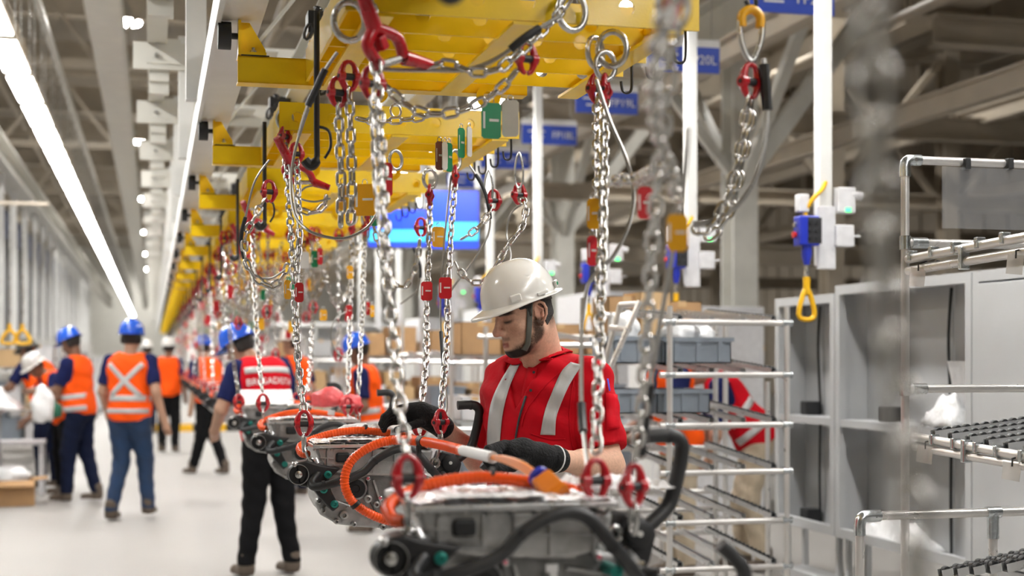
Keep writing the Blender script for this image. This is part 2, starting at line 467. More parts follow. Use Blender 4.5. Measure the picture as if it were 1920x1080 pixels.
# ------------------------------------------------------------------ conveyor structure overhead
NB = 26                                    # number of carriers
YB = [4.057 + S * (i - 1) for i in range(NB)]      # bar positions, index 0 is just out of frame overhead
mb = MB()
mb.bx(.175, .30, .5, 60, 2.385, 2.40); mb.bx(.17, .185, .5, 60, 2.37, 2.475); mb.bx(.175, .30, .5, 60, 2.46, 2.475); mb.bx(.285, .299, .5, 60, 2.401, 2.459)
struct('trim_90', mb, 'white_paint', 'white guide rail running along the yellow carriers')
mb = MB(); ibeam(mb, (.02, 1, 3.12), (.02, 70, 3.12), .1, .12, .012)
struct('trim_91', mb, 'cream_paint', 'pale beam carrying the row of bolted brackets')
mb = MB(); ibeam(mb, (.66, .5, 2.74), (.66, 60, 2.74), .09, .12, .012)
struct('trim_92', mb, 'cream_paint', 'pale trolley beam above the middle of the carriers')
mb = MB(); ibeam(mb, (1.25, .5, 2.74), (1.25, 60, 2.74), .1, .12, .012)
struct('trim_93', mb, 'cream_paint', 'pale rail above the open ends of the carriers')
me_x = MB().bx(-.1, 1.4, -.05, .05, 3.0, 3.06).bx(-.1, 1.4, -.05, -.04, 2.92, 3.06).mesh('cross_member', 'cream_paint')
me_p = MB().bx(.128, .208, -.04, .04, 2.47, 3.1).mesh('post', 'white_paint')
_b = MB(); _b.bx(-.03, .14, -.055, -.035, 2.95, 3.08).bx(-.02, .08, -.03, .03, 2.8, 2.95).bx(-.02, .08, -.045, -.03, 2.86, 2.89)
me_k = _b.mesh('bracket', 'cream_paint')
_b = MB()
for zz in (2.99, 3.04): _b.cyl((.02, -.075, zz), (.02, -.05, zz), .013, 8)
me_o = _b.mesh('bolt', 'steel', True)
me_pl = MB().bx(.32, .62, -.3, .3, 2.99, 3.0).mesh('plate', 'white_paint')
me_d = MB().bar((.25, -.02, 2.5), (.62, -.02, 2.98), .05, .012).mesh('brace', 'cream_paint')
me_up = MB().bx(-.02, .06, -.04, .04, 3.18, 4.5).mesh('hanger', 'cream_paint')
for i in range(30):
    y = 4.15 + i * S
    t = tag(bpy.data.objects.new('conveyor_portal', None), '%s pale steel bracket frame holding up the white guide rail' % ORD[i], 'bracket', 'frames over the conveyor')
    COL.objects.link(t); t.location = (0, y, 0)
    for nm, me in (('cross_member', me_x), ('post', me_p), ('bracket', me_k), ('bolt', me_o), ('plate', me_pl), ('brace', me_d), ('hanger', me_up)):
        link(nm, me, t)
# ------------------------------------------------------------------ yellow carriers
def holed_plate(mb, x0, x1, z0, z1, y, th, pitch, r, seg=12):
    """vertical plate across x with a row of round through-holes, real geometry"""
    n = max(1, round((x1 - x0) / pitch)); w = (x1 - x0) / n; zc = (z0 + z1) / 2
    for i in range(n):
        a, b = x0 + i * w, x0 + (i + 1) * w; xc = (a + b) / 2
        ci, sq = [], []
        for k in range(seg):
            an = 2 * math.pi * (k + .5) / seg; c, s_ = math.cos(an), math.sin(an)
            ci.append((xc + r * c, zc + r * s_))
            m = max(abs(c), abs(s_)); sq.append((xc + (b - a) / 2 * c / m, zc + (z1 - z0) / 2 * s_ / m))
        # put square corners in
        vs = []
        for yy in (y, y + th):
            vs += [(p[0], yy, p[1]) for p in sq]; vs += [(p[0], yy, p[1]) for p in ci]
        cor = [(a, z0), (b, z0), (b, z1), (a, z1)]
        base = len(vs)
        for yy in (y, y + th): vs += [(p[0], yy, p[1]) for p in cor]
        fs = []
        for k in range(seg):
            l = (k + 1) % seg
            fs.append((k, l, seg + l, seg + k)); o = 2 * seg
            fs.append((o + k, o + seg + k, o + seg + l, o + l))
            fs.append((seg + k, seg + l, o + seg + l, o + seg + k))
            # corner triangles
            for q, (cx, cz) in enumerate(cor):
                p1, p2 = sq[k], sq[l]
                if (abs(p1[0] - cx) < 1e-6 and abs(p2[1] - cz) < 1e-6) or (abs(p2[0] - cx) < 1e-6 and abs(p1[1] - cz) < 1e-6):
                    fs.append((k, base + q, l)); fs.append((o + k, o + l, base + 4 + q))
        # rim
        fs.append((base, base + 1, base + 5, base + 4)); fs.append((base + 2, base + 3, base + 7, base + 6))
        if i == 0: fs.append((base + 3, base, base + 4, base + 7))
        if i == n - 1: fs.append((base + 1, base + 2, base + 6, base + 5))
        mb.add(vs, fs)
ZB = 2.205
_m = {}
def make_carrier(root):
    # cross bar with upright bracket and guide roller
    b = MB(); b.bx(.23, 1.07, 0, .004, ZB, ZB + .075).bx(.23, 1.07, 0, .06, ZB + .071, ZB + .075).bx(.23, 1.07, 0, .06, ZB, ZB + .004)
    b.build('cross_bar', 'yellow', root)
    b = MB(); b.prism([(.232, .03, ZB + .085), (.31, .03, ZB + .085), (.31, .03, ZB + .10), (.265, .03, ZB + .175), (.232, .03, ZB + .175)], (0, .006, 0))
    b.bx(.232, .31, 0, .06, ZB + .079, ZB + .087); b.bx(.232, .24, 0, .05, ZB + .085, ZB + .175)
    br = b.build('roller_bracket', 'yellow', root)
    b = MB().lathe([(.006, -.02), (.039, -.018), (.039, .018), (.006, .02)], 20, Matrix.Translation((.195, .03, ZB + .135)) @ Matrix.Rotation(math.pi / 2, 4, 'Y'))
    b.build('guide_roller', 'black_rubber', root, True)
    b = MB().cyl((.195, .03, ZB + .135), (.235, .03, ZB + .135), .009, 10)
    b.build('axle', 'black_steel', root, True)
    for x in (.275,):
        b = MB().cyl((x, .03, ZB + .058), (x, .03, ZB + .105), .005, 8).cyl((x, .03, ZB + .05), (x, .03, ZB + .06), .01, 6).cyl((x, .03, ZB + .087), (x, .03, ZB + .096), .01, 6)
        b.build('bolt', 'steel', br)
    b = MB().bx(.24, .318, -.001, .061, ZB + .0752, ZB + .0785); b.build('gasket', 'black_rubber', root)
    # perforated cross plates
    for k, dy in enumerate((-.86, -.67, -.48, -.29, -.10)):
        b = MB(); holed_plate(b, .42, 1.27, ZB + .01, ZB + .10, dy, .008, .13 if k % 2 == 0 else .145, .019)
        b.build('perforated_plate', 'yellow', root)
        b = MB().bx(.42, 1.27, dy, dy + .05, ZB + .10, ZB + .106); b.build('plate_flange', 'yellow', root)
    for x in (.50, .84, 1.2):
        b = MB().bx(x - .03, x + .03, -.86, .02, ZB, ZB + .008); b.build('bottom_strap', 'yellow', root)
    b = MB(); b.bx(.42, .428, -.86, 0, ZB + .01, ZB + .10); b.build('side_plate', 'yellow', root)
    b = MB(); b.bx(1.262, 1.27, -.86, 0, ZB + .03, ZB + .10); b.build('side_plate', 'yellow', root)
    for x in (.62, .95):
        M = Matrix.Translation((x, -.012, ZB - .01)) @ Matrix.Rotation(math.pi / 2, 4, 'X')
        b = MB().lathe([(.016, -.005), (.036, -.005), (.036, .005), (.016, .005), (.016, -.005)], 18, M, caps=False)
        b.build('lifting_lug', 'yellow', root, True)
    # suspension arms to the trolley rails
    for x in (.66, 1.25):
        b = MB().bx(x - .02, x + .02, -.56, -.52, ZB + .09, 2.68); b.build('suspension_arm', 'yellow' if x > 1 else 'black_steel', root)
    b = MB().bx(.95, 1.28, -.56, -.52, ZB + .10, ZB + .13); b.build('outrigger', 'yellow', root)
    # black hooks along the right side plate
    for q in range(4):
        y = -.82 + q * .2
        pts = [(1.25, y, ZB + .02), (1.25, y, ZB - .045), (1.24, y, ZB - .06), (1.225, y, ZB - .055), (1.22, y, ZB - .03)]
        MB().tube(spline(pts, 4), .004, 6).build('black_hook', 'black_steel', root, True)
    pts = [(.40, -.46, ZB + .1), (.40, -.46, ZB - .2), (.40, -.46, ZB - .27), (.385, -.46, ZB - .29), (.37, -.46, ZB - .275)]
    MB().tube(spline(pts, 5), [.0075] * 11 + [.013] * 10, 8).build('drop_rod', 'black_steel', root, True)
    MB().tube(spline([(.40, -.46, ZB - .19), (.43, -.46, ZB - .2), (.435, -.46, ZB - .24), (.42, -.46, ZB - .27)], 4), .004, 6).build('rod_catch', 'black_steel', root, True)
    # trolley bundle of black chain
    b = MB()
    for q in range(9):
        M = Matrix.Translation((.58 + random.uniform(-.05, .05), -.7 + random.uniform(-.1, .1), 2.66 - q * .035)) @ Euler((random.random() * 3, random.random() * 3, 0)).to_matrix().to_4x4()
        pts = [M @ Vector((.012 * math.cos(a), 0, .028 * math.sin(a))) for a in np.linspace(0, 2 * math.pi, 10)[:-1]]
        b.tube(pts, .006, 5, closed=True)
    b.bx(.54, .64, -.66, -.56, 2.6, 2.68)
    b.build('trolley', 'black_steel', root, True)['kind'] = 'stuff'
car0 = thing('yellow_carrier', '', 'conveyor carrier', (0, YB[0], 0), 'yellow carriers in the line')
make_carrier(car0)
def car_label(i): return '%s yellow perforated carrier in the overhead line' % ORD[i - 1] if i else 'yellow perforated carrier overhead, beyond the top picture edge'
car0['label'] = car_label(0)
far_skip = ('bolt', 'axle', 'gasket', 'black_hook', 'lifting_lug', 'plate_flange')
for i in range(1, NB):
    dup(car0, (0, YB[i], 0), car_label(i), far_skip if i > 6 else ())
dup(car0, (0, YB[0] - S, 0), 'yellow perforated carrier directly above the viewer', far_skip)

# ------------------------------------------------------------------ chains
LK_L, LK_W, LK_R, LK_P = .046, .028, .0042, .0335
def link_mesh(seg=14, ring=6, name='link', m='chain'):
    mb = MB(); h = (LK_L - LK_W) / 2; r = LK_W / 2 - LK_R; pts = []
    hf = seg // 2
    for i in range(hf):
        a = math.pi * i / (hf - 1); pts.append((r * math.cos(a), 0, h + r * math.sin(a)))
    for i in range(hf):
        a = math.pi + math.pi * i / (hf - 1); pts.append((r * math.cos(a), 0, -h + r * math.sin(a)))
    mb.tube(pts, LK_R, ring, closed=True)
    return mb.mesh(name, m, True, 80)
ME_LINK = link_mesh(14, 7)
_lk = link_mesh(10, 4)
LKV = np.array([v.co[:] for v in _lk.vertices]); LKF = [tuple(p.vertices) for p in _lk.polygons]
def link_frames(path, twist=0.0):
    pts = resample(path, LK_P); out = []
    nx = None
    for i in range(len(pts) - 1):
        d = (pts[i + 1] - pts[i]).normalized()
        if nx is None: nx = frame_from(d).col[0].copy()
        nx = (nx - d * nx.dot(d)).normalized(); ny = d.cross(nx)
        a = (math.pi / 2 if i % 2 else 0) + .5 + twist + .12 * math.sin(i * 2.3)
        x = nx * math.cos(a) + ny * math.sin(a)
        R = Matrix((x, d.cross(x), d)).transposed().to_4x4()
        out.append(Matrix.Translation((pts[i] + pts[i + 1]) / 2) @ R)
    return out
def chain_links(path, parent, origin, twist=0.0):
    for M in link_frames(path, twist):
        o = link('link', ME_LINK, parent); o.matrix_local = Matrix.Translation(-Vector(origin)) @ M
def chain_joined(mb, path, twist=0.0):
    for M in link_frames(path, twist):
        A = np.array(M); vs = LKV @ A[:3, :3].T + A[:3, 3]
        mb.add(vs.tolist(), LKF)
# red coupling (two halves with a pin)
def half_pts(sg):
    return [Vector((sg * .003, 0, .031)), Vector((sg * .011, 0, .026)), Vector((sg * .0165, 0, .013)), Vector((sg * .018, 0, 0)), Vector((sg * .0165, 0, -.014)), Vector((sg * .010, 0, -.028)), Vector((sg * .003, 0, -.031))]
_b = MB()
for sg in (-1, 1):
    _b.tube(spline(half_pts(sg), 3), [.0050 + .0042 * math.exp(-((i - 9) / 4.5) ** 2) for i in range(19)], 8)
_b.tube([(-.006, 0, .031), (.006, 0, .031)], .0048, 8)
for sg in (-1, 1): _b.cyl((sg * .018 - .0065, 0, -.002), (sg * .018 + .0065, 0, -.002), .0118, 12)
ME_COUP = _b.mesh('coupling', 'red_paint', True, 60)
ME_PIN = MB().cyl((-.027, 0, -.002), (.027, 0, -.002), .005, 10).cyl((-.011, 0, -.002), (.011, 0, -.002), .008, 10).mesh('pin', 'black_steel', True)
ME_EYE = MB().tube([Vector((.013 * math.cos(a), 0, .022 * math.sin(a) * (1.5 if math.sin(a) < 0 else 1))) for a in np.linspace(0, 2 * math.pi, 15)[:-1]], .0045, 8, closed=True).mesh('shackle', 'steel', True, 80)
ME_RING = MB().tube([Vector((.026 * math.cos(a), 0, .034 * math.sin(a))) for a in np.linspace(0, 2 * math.pi, 19)[:-1]], .0065, 8, closed=True).mesh('ring', 'steel', True, 80)
ME_HOOK = MB().tube(spline([(0, 0, .07), (0, 0, .03), (.018, 0, .012), (.024, 0, -.008), (.012, 0, -.028), (-.01, 0, -.026), (-.02, 0, -.006)], 5), [.008] * 16 + [.008 - .00028 * k for k in range(15)], 8).mesh('hook', 'steel', True, 80)
def put(me, name, parent, pos, origin, rz=0, s=1, rx=0, ry=0):
    o = link(name, me, parent); o.location = Vector(pos) - Vector(origin); o.rotation_euler = (rx, ry, rz); o.scale = (s, s, s); return o
def coupling(parent, pos, origin, rz=0, s=1.12, rx=0, ry=0):
    c = put(ME_COUP, 'coupling', parent, pos, origin, rz, s, rx, ry)
    link('pin', ME_PIN, c); return c

def sling(label, path, origin, top='ring', bottom=True, group='chain slings', rz=0.3, twist=0.0, foot=None, cat='chain'):
    """hanging chain: links, red coupling above and below, shackle into the load"""
    path = [Vector(p) for p in path]; origin = Vector(origin)
    t = thing('chain_sling', label, cat, origin, group)
    chain_links(path, t, origin, twist)
    if top: coupling(t, path[0] + V(0, 0, .028), origin, rz + .9); put(ME_RING, top, t, path[0] + V(0, 0, .085), origin, rz)
    if bottom:
        e = path[-1]
        coupling(t, e - V(0, 0, .03), origin, rz)
        put(ME_EYE, 'shackle', t, e - V(0, 0, .082), origin, rz + 1.2)
        ft = Vector(foot) if foot is not None else e - V(0, 0, .2)
        MB().tube([e - V(0, 0, .105) - origin, ft - origin], .004, 6).build('rod_hook', 'steel', t, True)
    return t
def cable(label, pts, r=.0035, sleeve=None, m='wire', group='steel safety cables', name='wire_rope'):
    pts = [Vector(p) for p in pts]; o0 = pts[0].copy()
    t = thing(name, label, 'cable', o0, group)
    sp = spline(pts, 8)
    MB().tube([p - o0 for p in sp], r, 7).build('rope', m, t, True)
    if sleeve:
        a, b = sleeve; n = len(sp)
        seg = [p - o0 for p in sp[int(a * n):max(int(a * n) + 2, int(b * n))]]
        MB().tube(seg, r * 1.9, 8).build('sleeve', 'black_rubber', t, True)
    return t
_tagmesh = {}
def tag_plate(label, pos, col, rz=0.0, w=.032, h=.05, slot=True, ry=0, mk='white_tag', wire=False):
    key = (col, w, h, slot)
    t = thing('identification_tag', label, 'tag', pos, 'identification tags on the chains', rz)
    if key not in _tagmesh:
        b = MB(); c = .006; poly = []
        for (sx, sz) in ((1, 1), (-1, 1), (-1, -1), (1, -1)):
            pr = [(w / 2 - c, h / 2), (w / 2, h / 2 - c)]
            if sx * sz > 0: pr = pr[::-1]
            poly += [(sx * p[0], 0, sz * p[1] - h / 2) for p in pr]
        b.prism([(p[0], -.0015, p[2]) for p in poly], (0, .003, 0))
        s1 = MB().bx(-w * .42, -w * .32, -.0022, .0022, -h * .72, -h * .25); s1.bx(-w * .1, w * .38, -.0022, .0022, -h * .52, -h * .45); 
        rg = MB().tube([Vector((.007 * math.cos(a), .0, .009 * math.sin(a))) for a in np.linspace(0, 2 * math.pi, 12)[:-1]], .0013, 5, closed=True)
        _tagmesh[key] = (b.mesh('plate', col), s1.mesh('stamped_mark', mk), rg.mesh('ring', 'steel', True))
    a, b2, c2 = _tagmesh[key]
    p = link('plate', a, t)
    if slot: link('stamped_mark', b2, p)
    link('ring', c2, t, (0, 0, .004)); t.rotation_euler = (0, ry, rz)
    if wire: MB().cyl((0, 0, .01), (0, 0, ZB - pos[2] + .004), .0015, 5).build('hanging_wire', 'wire', t)
    return t
# ------------------------------------------------------------------ electric drive units hanging in the line
R1 = P(560, 890, 4.2)
def PY(u, v, Y):
    k = math.tan(YAW + math.atan((u - 960) / F_PX)); X = Y * k; t = X * SY + Y * CY
    return Vector((X, Y, CAMH + (VPV - v) / F_PX * t))
def E(u, v, dy=0.0): return PY(u, v, R1.y + dy) - R1
def EE(p): return E(*p)
AY = Matrix.Rotation(math.pi / 2, 4, 'X')          # lathe axis z -> -y
def disc(mb, u, v, dy, prof, n=24, caps=True):
    mb.lathe(prof, n, Matrix.Translation(E(u, v, dy)) @ AY, caps); return mb
def crumple(x0, x1, y0, y1, z, amp, nx=26, ny=12, seed=1):
    rg = np.random.RandomState(seed); rows = []
    for i in range(nx + 1):
        row = []
        for j in range(ny + 1):
            e = min(i, nx - i, j, ny - j)
            row.append((x0 + (x1 - x0) * i / nx + rg.uniform(-.004, .004) * (e > 0), y0 + (y1 - y0) * j / ny + rg.uniform(-.004, .004) * (e > 0), z + rg.uniform(0, amp) * (1 if e > 0 else .2)))
        rows.append(row)
    return rows
def make_engine(root):
    # --- lower gear housing
    pol = [(609, 884), (598, 912), (592, 940), (604, 962), (631, 980), (668, 986), (733, 990), (790, 984), (825, 962), (842, 925), (840, 890), (760, 880)]
    h = MB().prism([E(u, v, .09) for u, v in pol], (0, .26, 0)).build('gear_housing', 'cast', root, False, .012)
    pol = [(686, 884), (790, 886), (826, 905), (828, 938), (800, 962), (740, 972), (704, 962), (688, 930)]
    MB().prism([E(u, v, .075) for u, v in pol], (0, .03, 0)).build('gear_cover', 'cast_dark', root, False, .006)
    pol = [(600, 925), (640, 940), (700, 962), (740, 974), (735, 992), (670, 988), (632, 983), (602, 966), (590, 944)]
    MB().prism([E(u, v, .082) for u, v in pol], (0, .05, 0)).build('lower_flange', 'cast', root, False, .006)
    for a, b in (((700, 900), (716, 950)), ((716, 950), (760, 968)), ((720, 892), (770, 892)), ((760, 905), (800, 912)), ((640, 905), (690, 890)), ((650, 950), (700, 972)), ((610, 950), (640, 975)), ((770, 930), (800, 930))):
        MB().bar(E(*a, .07), E(*b, .07), .006, .012, (0, 1, 0)).build('rib', 'cast', h)
    for (u, v, r) in ((645, 966, .013), (631, 978, .008), (664, 983, .008), (606, 958, .008), (598, 940, .008), (700, 972, .007), (733, 985, .008), (718, 988, .009), (742, 985, .007), (690, 935, .012), (706, 946, .010), (780, 975, .009), (812, 966, .008), (840, 945, .01)):
        b = MB(); disc(b, u, v, .06, [(r, -.03), (r, .006), (r * .5, .008), (r * .45, -.004)], 14); b.build('boss', 'cast', root, True)
    for (u, v) in ((722, 880), (690, 897), (713, 934), (743, 948), (770, 884), (797, 893), (745, 962)):
        b = MB(); disc(b, u, v, .066, [(.007, -.01), (.007, .006), (.003, .008)], 12); o = b.build('cover_bolt', 'steel', root, True)
        b = MB(); disc(b, u, v, .057, [(.0045, -.001), (.0045, .0015)], 10); b.build('paint_mark', 'pink_mark', o)
    b = MB(); disc(b, 667, 916, .075, [(.034, -.03), (.034, .006), (.0285, .010), (.0285, .0)], 28); br = b.build('bearing_seat', 'cast', root, True)
    b = MB(); disc(b, 667, 916, .07, [(.028, -.02), (.028, .004), (.012, .006), (.010, .003)], 28); b.build('shaft_seal', 'black_rubber', br, True)
    # --- inverter housing on top
    pol = [(589, 836), (597, 858), (609, 884), (660, 891), (760, 894), (795, 886), (808, 866), (813, 843)]
    iv = MB().prism([E(u, v, .05) for u, v in pol], (0, .30, 0)).build('inverter_housing', 'cast', root, False, .008)
    A, B = E(586, 836, .04), E(817, 836, .04); zt = E(600, 833, .05).z
    MB().bx(A.x, B.x, .035, .365, zt - .012, zt).build('inverter_flange', 'alu', root, False, .003)
    for (a, b_) in (((614, 845), (614, 876)), ((626, 843), (662, 843)), ((626, 872), (662, 872)), ((664, 843), (664, 876)), ((614, 880), (690, 885)), ((700, 846), (700, 886)), ((740, 848), (740, 890)), ((700, 866), (790, 868)), ((790, 850), (790, 890)), ((600, 858), (626, 860))):
        MB().bar(E(*a, .047), E(*b_, .047), .004, .010, (0, 1, 0)).build('rib', 'cast', iv)
    p = E(643, 858, .045); MB().box(p, (.042, .012, .03)).build('blanking_plug', 'black_rubber', iv, False, .006)
    for i in range(9):
        u = 590 + i * 27; q = E(u, 834, .04); MB().cyl((q.x, .042, zt - .018), (q.x, .042, zt + .004), .0055, 8).build('flange_bolt', 'steel', root, True)
    # foil and paper on the top cover
    f = MB().grid(crumple(A.x + .006, B.x - .004, .045, .355, zt + .003, .009)).build('foil_cover', 'foil', root)
    q0 = E(614, 833, .04)
    pg = MB().grid(crumple(q0.x, q0.x + .20, .04, .12, zt + .013, .002, 8, 4, 3)).build('paper_label', 'paper', root)
    b = MB()
    for i in range(7):
        for j in range(3):
            if (i * 3 + j) % 4: b.bx(q0.x + .02 + i * .023, q0.x + .037 + i * .023, .055 + j * .02, .059 + j * .02, zt + .0156, zt + .0161)
    b.build('printed_lines', 'ink', pg)
    # --- torque mount with ring on the left
    b = MB(); disc(b, 560, 890, .0, [(.019, -.055), (.0315, -.05), (.0315, -.002), (.030, .0), (.0275, -.002), (.0265, -.02), (.012, -.022)], 32); rg = b.build('mount_ring', 'black_rubber', root, True)
    b = MB(); disc(b, 560, 890, -.0005, [(.0300, -.001), (.0300, .0015), (.0288, .0015), (.0288, -.001), (.0300, -.001)], 32, False); b.build('ring_edge', 'steel', rg, True)
    b = MB(); disc(b, 560, 890, .012, [(.011, -.01), (.011, .002), (.0065, .003), (.0065, .011), (.002, .012)], 16); b.build('centre_bolt', 'steel', rg, True)
    b = MB(); disc(b, 552, 871, .01, [(.007, -.02), (.007, .008), (.004, .01)], 10); b.build('stud', 'steel', rg, True)
    pol = [(556, 868), (575, 864), (600, 872), (640, 878), (628, 888), (616, 900), (622, 922), (637, 950), (624, 960), (600, 934), (585, 915), (562, 912)]
    bk = MB().prism([E(u, v, .015) for u, v in pol], (0, .07, 0)).build('mount_bracket', 'black_steel', root, False, .005)
    for (u, v) in ((615, 890), (607, 918), (627, 945), (813, 908)):
        b = MB(); disc(b, u, v, .012, [(.0115, -.08), (.0115, .004), (.006, .006), (.005, .002)], 14); b.build('green_bolt', 'teal_bolt', root, True)
    # right mount
    pol = [(828, 846), (850, 850), (866, 868), (858, 900), (846, 918), (826, 905), (815, 880)]
    MB().prism([E(u, v, .085) for u, v in pol], (0, .09, 0)).build('mount_bracket', 'black_steel', root, False, .005)
    b = MB(); disc(b, 845, 868, .075, [(.026, -.03), (.026, .003), (.022, .006), (.002, .006)], 24); dd = b.build('mount_disc', 'black_rubber', root, True)
    b = MB(); disc(b, 845, 868, .068, [(.0055, -.001), (.0055, .0012)], 12); b.build('white_dot', 'white_tag', dd)
    MB().cyl(E(838, 910, .07), E(864, 913, .05), .012, 14).build('pipe_stub', 'black_rubber', root, True)
    MB().cyl(E(830, 898, .07), E(848, 903, .06), .008, 12).build('pipe_clamp', 'steel', root, True)
    for (u, v) in ((600, 872), (836, 897), (800, 880)):
        p = E(u, v, .04); MB().cyl(p, p + V(0, .05, .012), .009, 12).build('fitting', 'alu', root, True)
    # eyes for the chains
    for (u, v, dy) in ((582, 868, .06), (816, 868, .08), (786, 846, .31)):
        p = E(u, v, dy); b = MB().tube([p + V(.012 * math.cos(a), 0, .014 * math.sin(a)) for a in np.linspace(0, 2 * math.pi, 14)[:-1]], .005, 8, closed=True); b.build('lifting_eye', 'steel', root, True)
    # hoses
    def hose(name, px, r, m='hose', n=12, parent=root, ribs=0):
        sp = spline([EE(p) for p in px], 8); return MB().tube(sp, r, n).build(name, m, parent, True)
    hs = hose('coolant_hose', [(607, 878, .10), (598, 886, .03), (584, 904, .0), (592, 913, -.02), (626, 906, -.03), (655, 897, -.03), (682, 884, -.025), (703, 863, -.02), (733, 846, -.015), (758, 841, -.01), (780, 848, -.01), (801, 871, -.01), (820, 893, 0), (842, 918, .03)], .0125)
    for (a, b_) in (((700, 866, -.02), (704, 861, -.02)), ((604, 910, -.025), (610, 909, -.025)), ((806, 877, -.008), (810, 882, -.006))):
        MB().cyl(EE(a), EE(b_), .0136, 14).build('hose_band', 'black_rubber', hs, True)
    hs = hose('elbow_hose', [(858, 760, .13), (876, 759, .13), (890, 760, .13), (898, 768, .13), (898, 782, .13), (892, 810, .13), (884, 836, .13), (868, 853, .12), (848, 868, .11)], .0145)
    MB().cyl(EE((881, 759, .13)), EE((885, 759.5, .13)), .0158, 14).build('hose_band', 'black_rubber', hs, True)
    hose('short_hose', [(904, 870, -.24), (918, 882, -.24), (930, 897, -.24), (930, 912, -.22), (912, 926, -.14), (880, 924, -.02), (848, 916, .08)], .0125)
    # orange high-voltage cable over the back of the cover
    px = [(578, 852, .1), (566, 850, .12), (562, 840, .16), (570, 832, .2), (592, 822, .24), (626, 812, .25), (669, 807, .25), (700, 809, .24), (731, 813, .22), (770, 820, .2), (800, 836, .16)]
    oc = hose('orange_cable', px, .0115, 'orange', 12)
    sp = resample(spline([EE(p) for p in px], 10), .0095); b = MB()
    for i in range(1, len(sp) - 1):
        M = Matrix.Translation(sp[i]) @ frame_from(sp[i + 1] - sp[i - 1]).to_4x4(); b.lathe([(.0110, -.0028), (.0128, -.0012), (.0128, .0012), (.0110, .0028)], 10, M, caps=False)
    o = b.build('corrugation', 'orange', oc, True); o['kind'] = 'stuff'
    MB().cyl(EE((683, 804, .25)), EE((688, 804.5, .25)), .0145, 12).build('tape_wrap', 'black_rubber', oc, True)
    p = E(740, 812, .2); tg = MB().box(p + V(0, -.014, .004), (.03, .001, .022), Matrix.Rotation(.12, 3, 'Y')).build('barcode_tag', 'paper', oc)
    b = MB()
    for i in range(7): b.bx(p.x - .012 + i * .0028, p.x - .0108 + i * .0028, p.y - .0152, p.y - .0147, p.z + .002, p.z + .011)
    b.build('bars', 'ink', tg)
    # white cable tie strap on the cover
    pts = [E(742, 900, .05), E(746, 925, .04), E(750, 950, .045), E(753, 976, .05)]
    b = MB(); w = .0065; b.grid([[p + V(-w, 0, 0), p + V(w, 0, 0)] for p in spline(pts, 5)]); b.build('white_strap', 'paper', root, solid=.002)
    MB().box(E(742, 904, .045), (.022, .003, .014)).build('strap_label', 'paper', root)

eng1 = thing('drive_unit', '', 'drive unit', R1, 'drive units hanging in the line')
make_engine(eng1)
EL = {0: 'grey drive unit hanging nearest, blurred under the foil cover at the bottom edge',
      1: 'sharp grey drive unit hanging beside the worker with the big orange cable loop',
      2: 'grey drive unit hanging just behind the one with the orange loop'}
eng1['label'] = EL[1]
ENG = {1: eng1}
keep_far = ('gear_housing', 'inverter_housing', 'inverter_flange', 'foil_cover', 'mount_ring', 'mount_bracket', 'coolant_hose', 'elbow_hose', 'orange_cable')
allp = set(c.name.split('.')[0] for c in eng1.children)
for k in [0, 2, 3] + list(range(5, 18)):
    ENG[k] = dup(eng1, R1 + (V(-.022, -1.822, 0) if k == 0 else V(0, (k - 1) * S - (.08 if k == 2 else 0), 0)), EL.get(k, '%s drive unit in the hanging line, counted from the front' % ORD[k]), tuple(allp - set(keep_far)) if k > 4 else (), deep=k < 4)

# the orange cable loop laid over the worker's unit, with its connector
root = thing('cable_loop', 'bright orange corrugated cable loop with white sleeve and orange connector', 'cable', R1)
px = [(768, 978, -.06), (733, 977, -.09), (701, 967, -.11), (669, 948, -.12), (652, 927, -.12), (646, 899, -.12), (656, 868, -.12), (680, 846, -.12), (712, 831, -.12), (744, 825, -.13), (793, 828, -.25), (830, 835, -.5), (861, 843, -.78), (895, 851, -1.02), (924, 858, -1.2)]
sp = spline([EE(p) for p in px], 10)
n = len(sp); c1 = int(n * 12.2 / 14)
oc = MB().tube(sp[:c1 + 1], .0125, 14).build('orange_conduit', 'orange', root, True)
rs = resample(sp[:c1], .0095); b = MB()
for i in range(1, len(rs) - 1):
    M = Matrix.Translation(rs[i]) @ frame_from(rs[i + 1] - rs[i - 1]).to_4x4(); b.lathe([(.0120, -.0028), (.0140, -.0012), (.0140, .0012), (.0120, .0028)], 12, M, caps=False)
b.build('corrugation', 'orange', oc, True)['kind'] = 'stuff'
MB().tube(sp[c1:], .0128, 14).build('white_sleeve', 'paper', root, True)
for (a, b_) in (((664, 943, -.12), (669, 949, -.12)), ((787, 827, -.22), (795, 828.5, -.26))):
    MB().tube([EE(a), EE(b_)], .0155, 12).build('tape_wrap', 'black_rubber', root, True)
MB().box(E(785, 842, -.22), (.012, .02, .05)).build('cable_tie_tail', 'black_rubber', root)
for i, d in enumerate((-5, 0, 6)):
    pts = [(922, 858, -1.19), (945, 861 + d * .6, -1.32), (975, 872 + d, -1.47), (1000, 888 + d, -1.57), (1014, 902 + d * .4, -1.65)]
    MB().tube(spline([EE(p) for p in pts], 6), .0052, 8).build('wire', 'orange_connector', root, True)
a, b_ = E(1006, 890, -1.62), E(1048, 930, -1.70)
d = (b_ - a).normalized(); fr = frame_from(d, (0, 1, 0)); L = (b_ - a).length
MB().box(a + d * L * .62, (.043, .036, L * .72), fr).build('connector_body', 'orange_connector', root, False, .006)
MB().lathe([(.017, -.006), (.0215, -.004), (.0215, .006), (.017, .008)], 18, Matrix.Translation(a + d * .012) @ fr.to_4x4()).build('blue_seal', 'blue_plastic', root, True)
MB().box(a + d * L * .98, (.046, .03, .012), fr).build('connector_latch', 'orange_connector', root, False, .003)

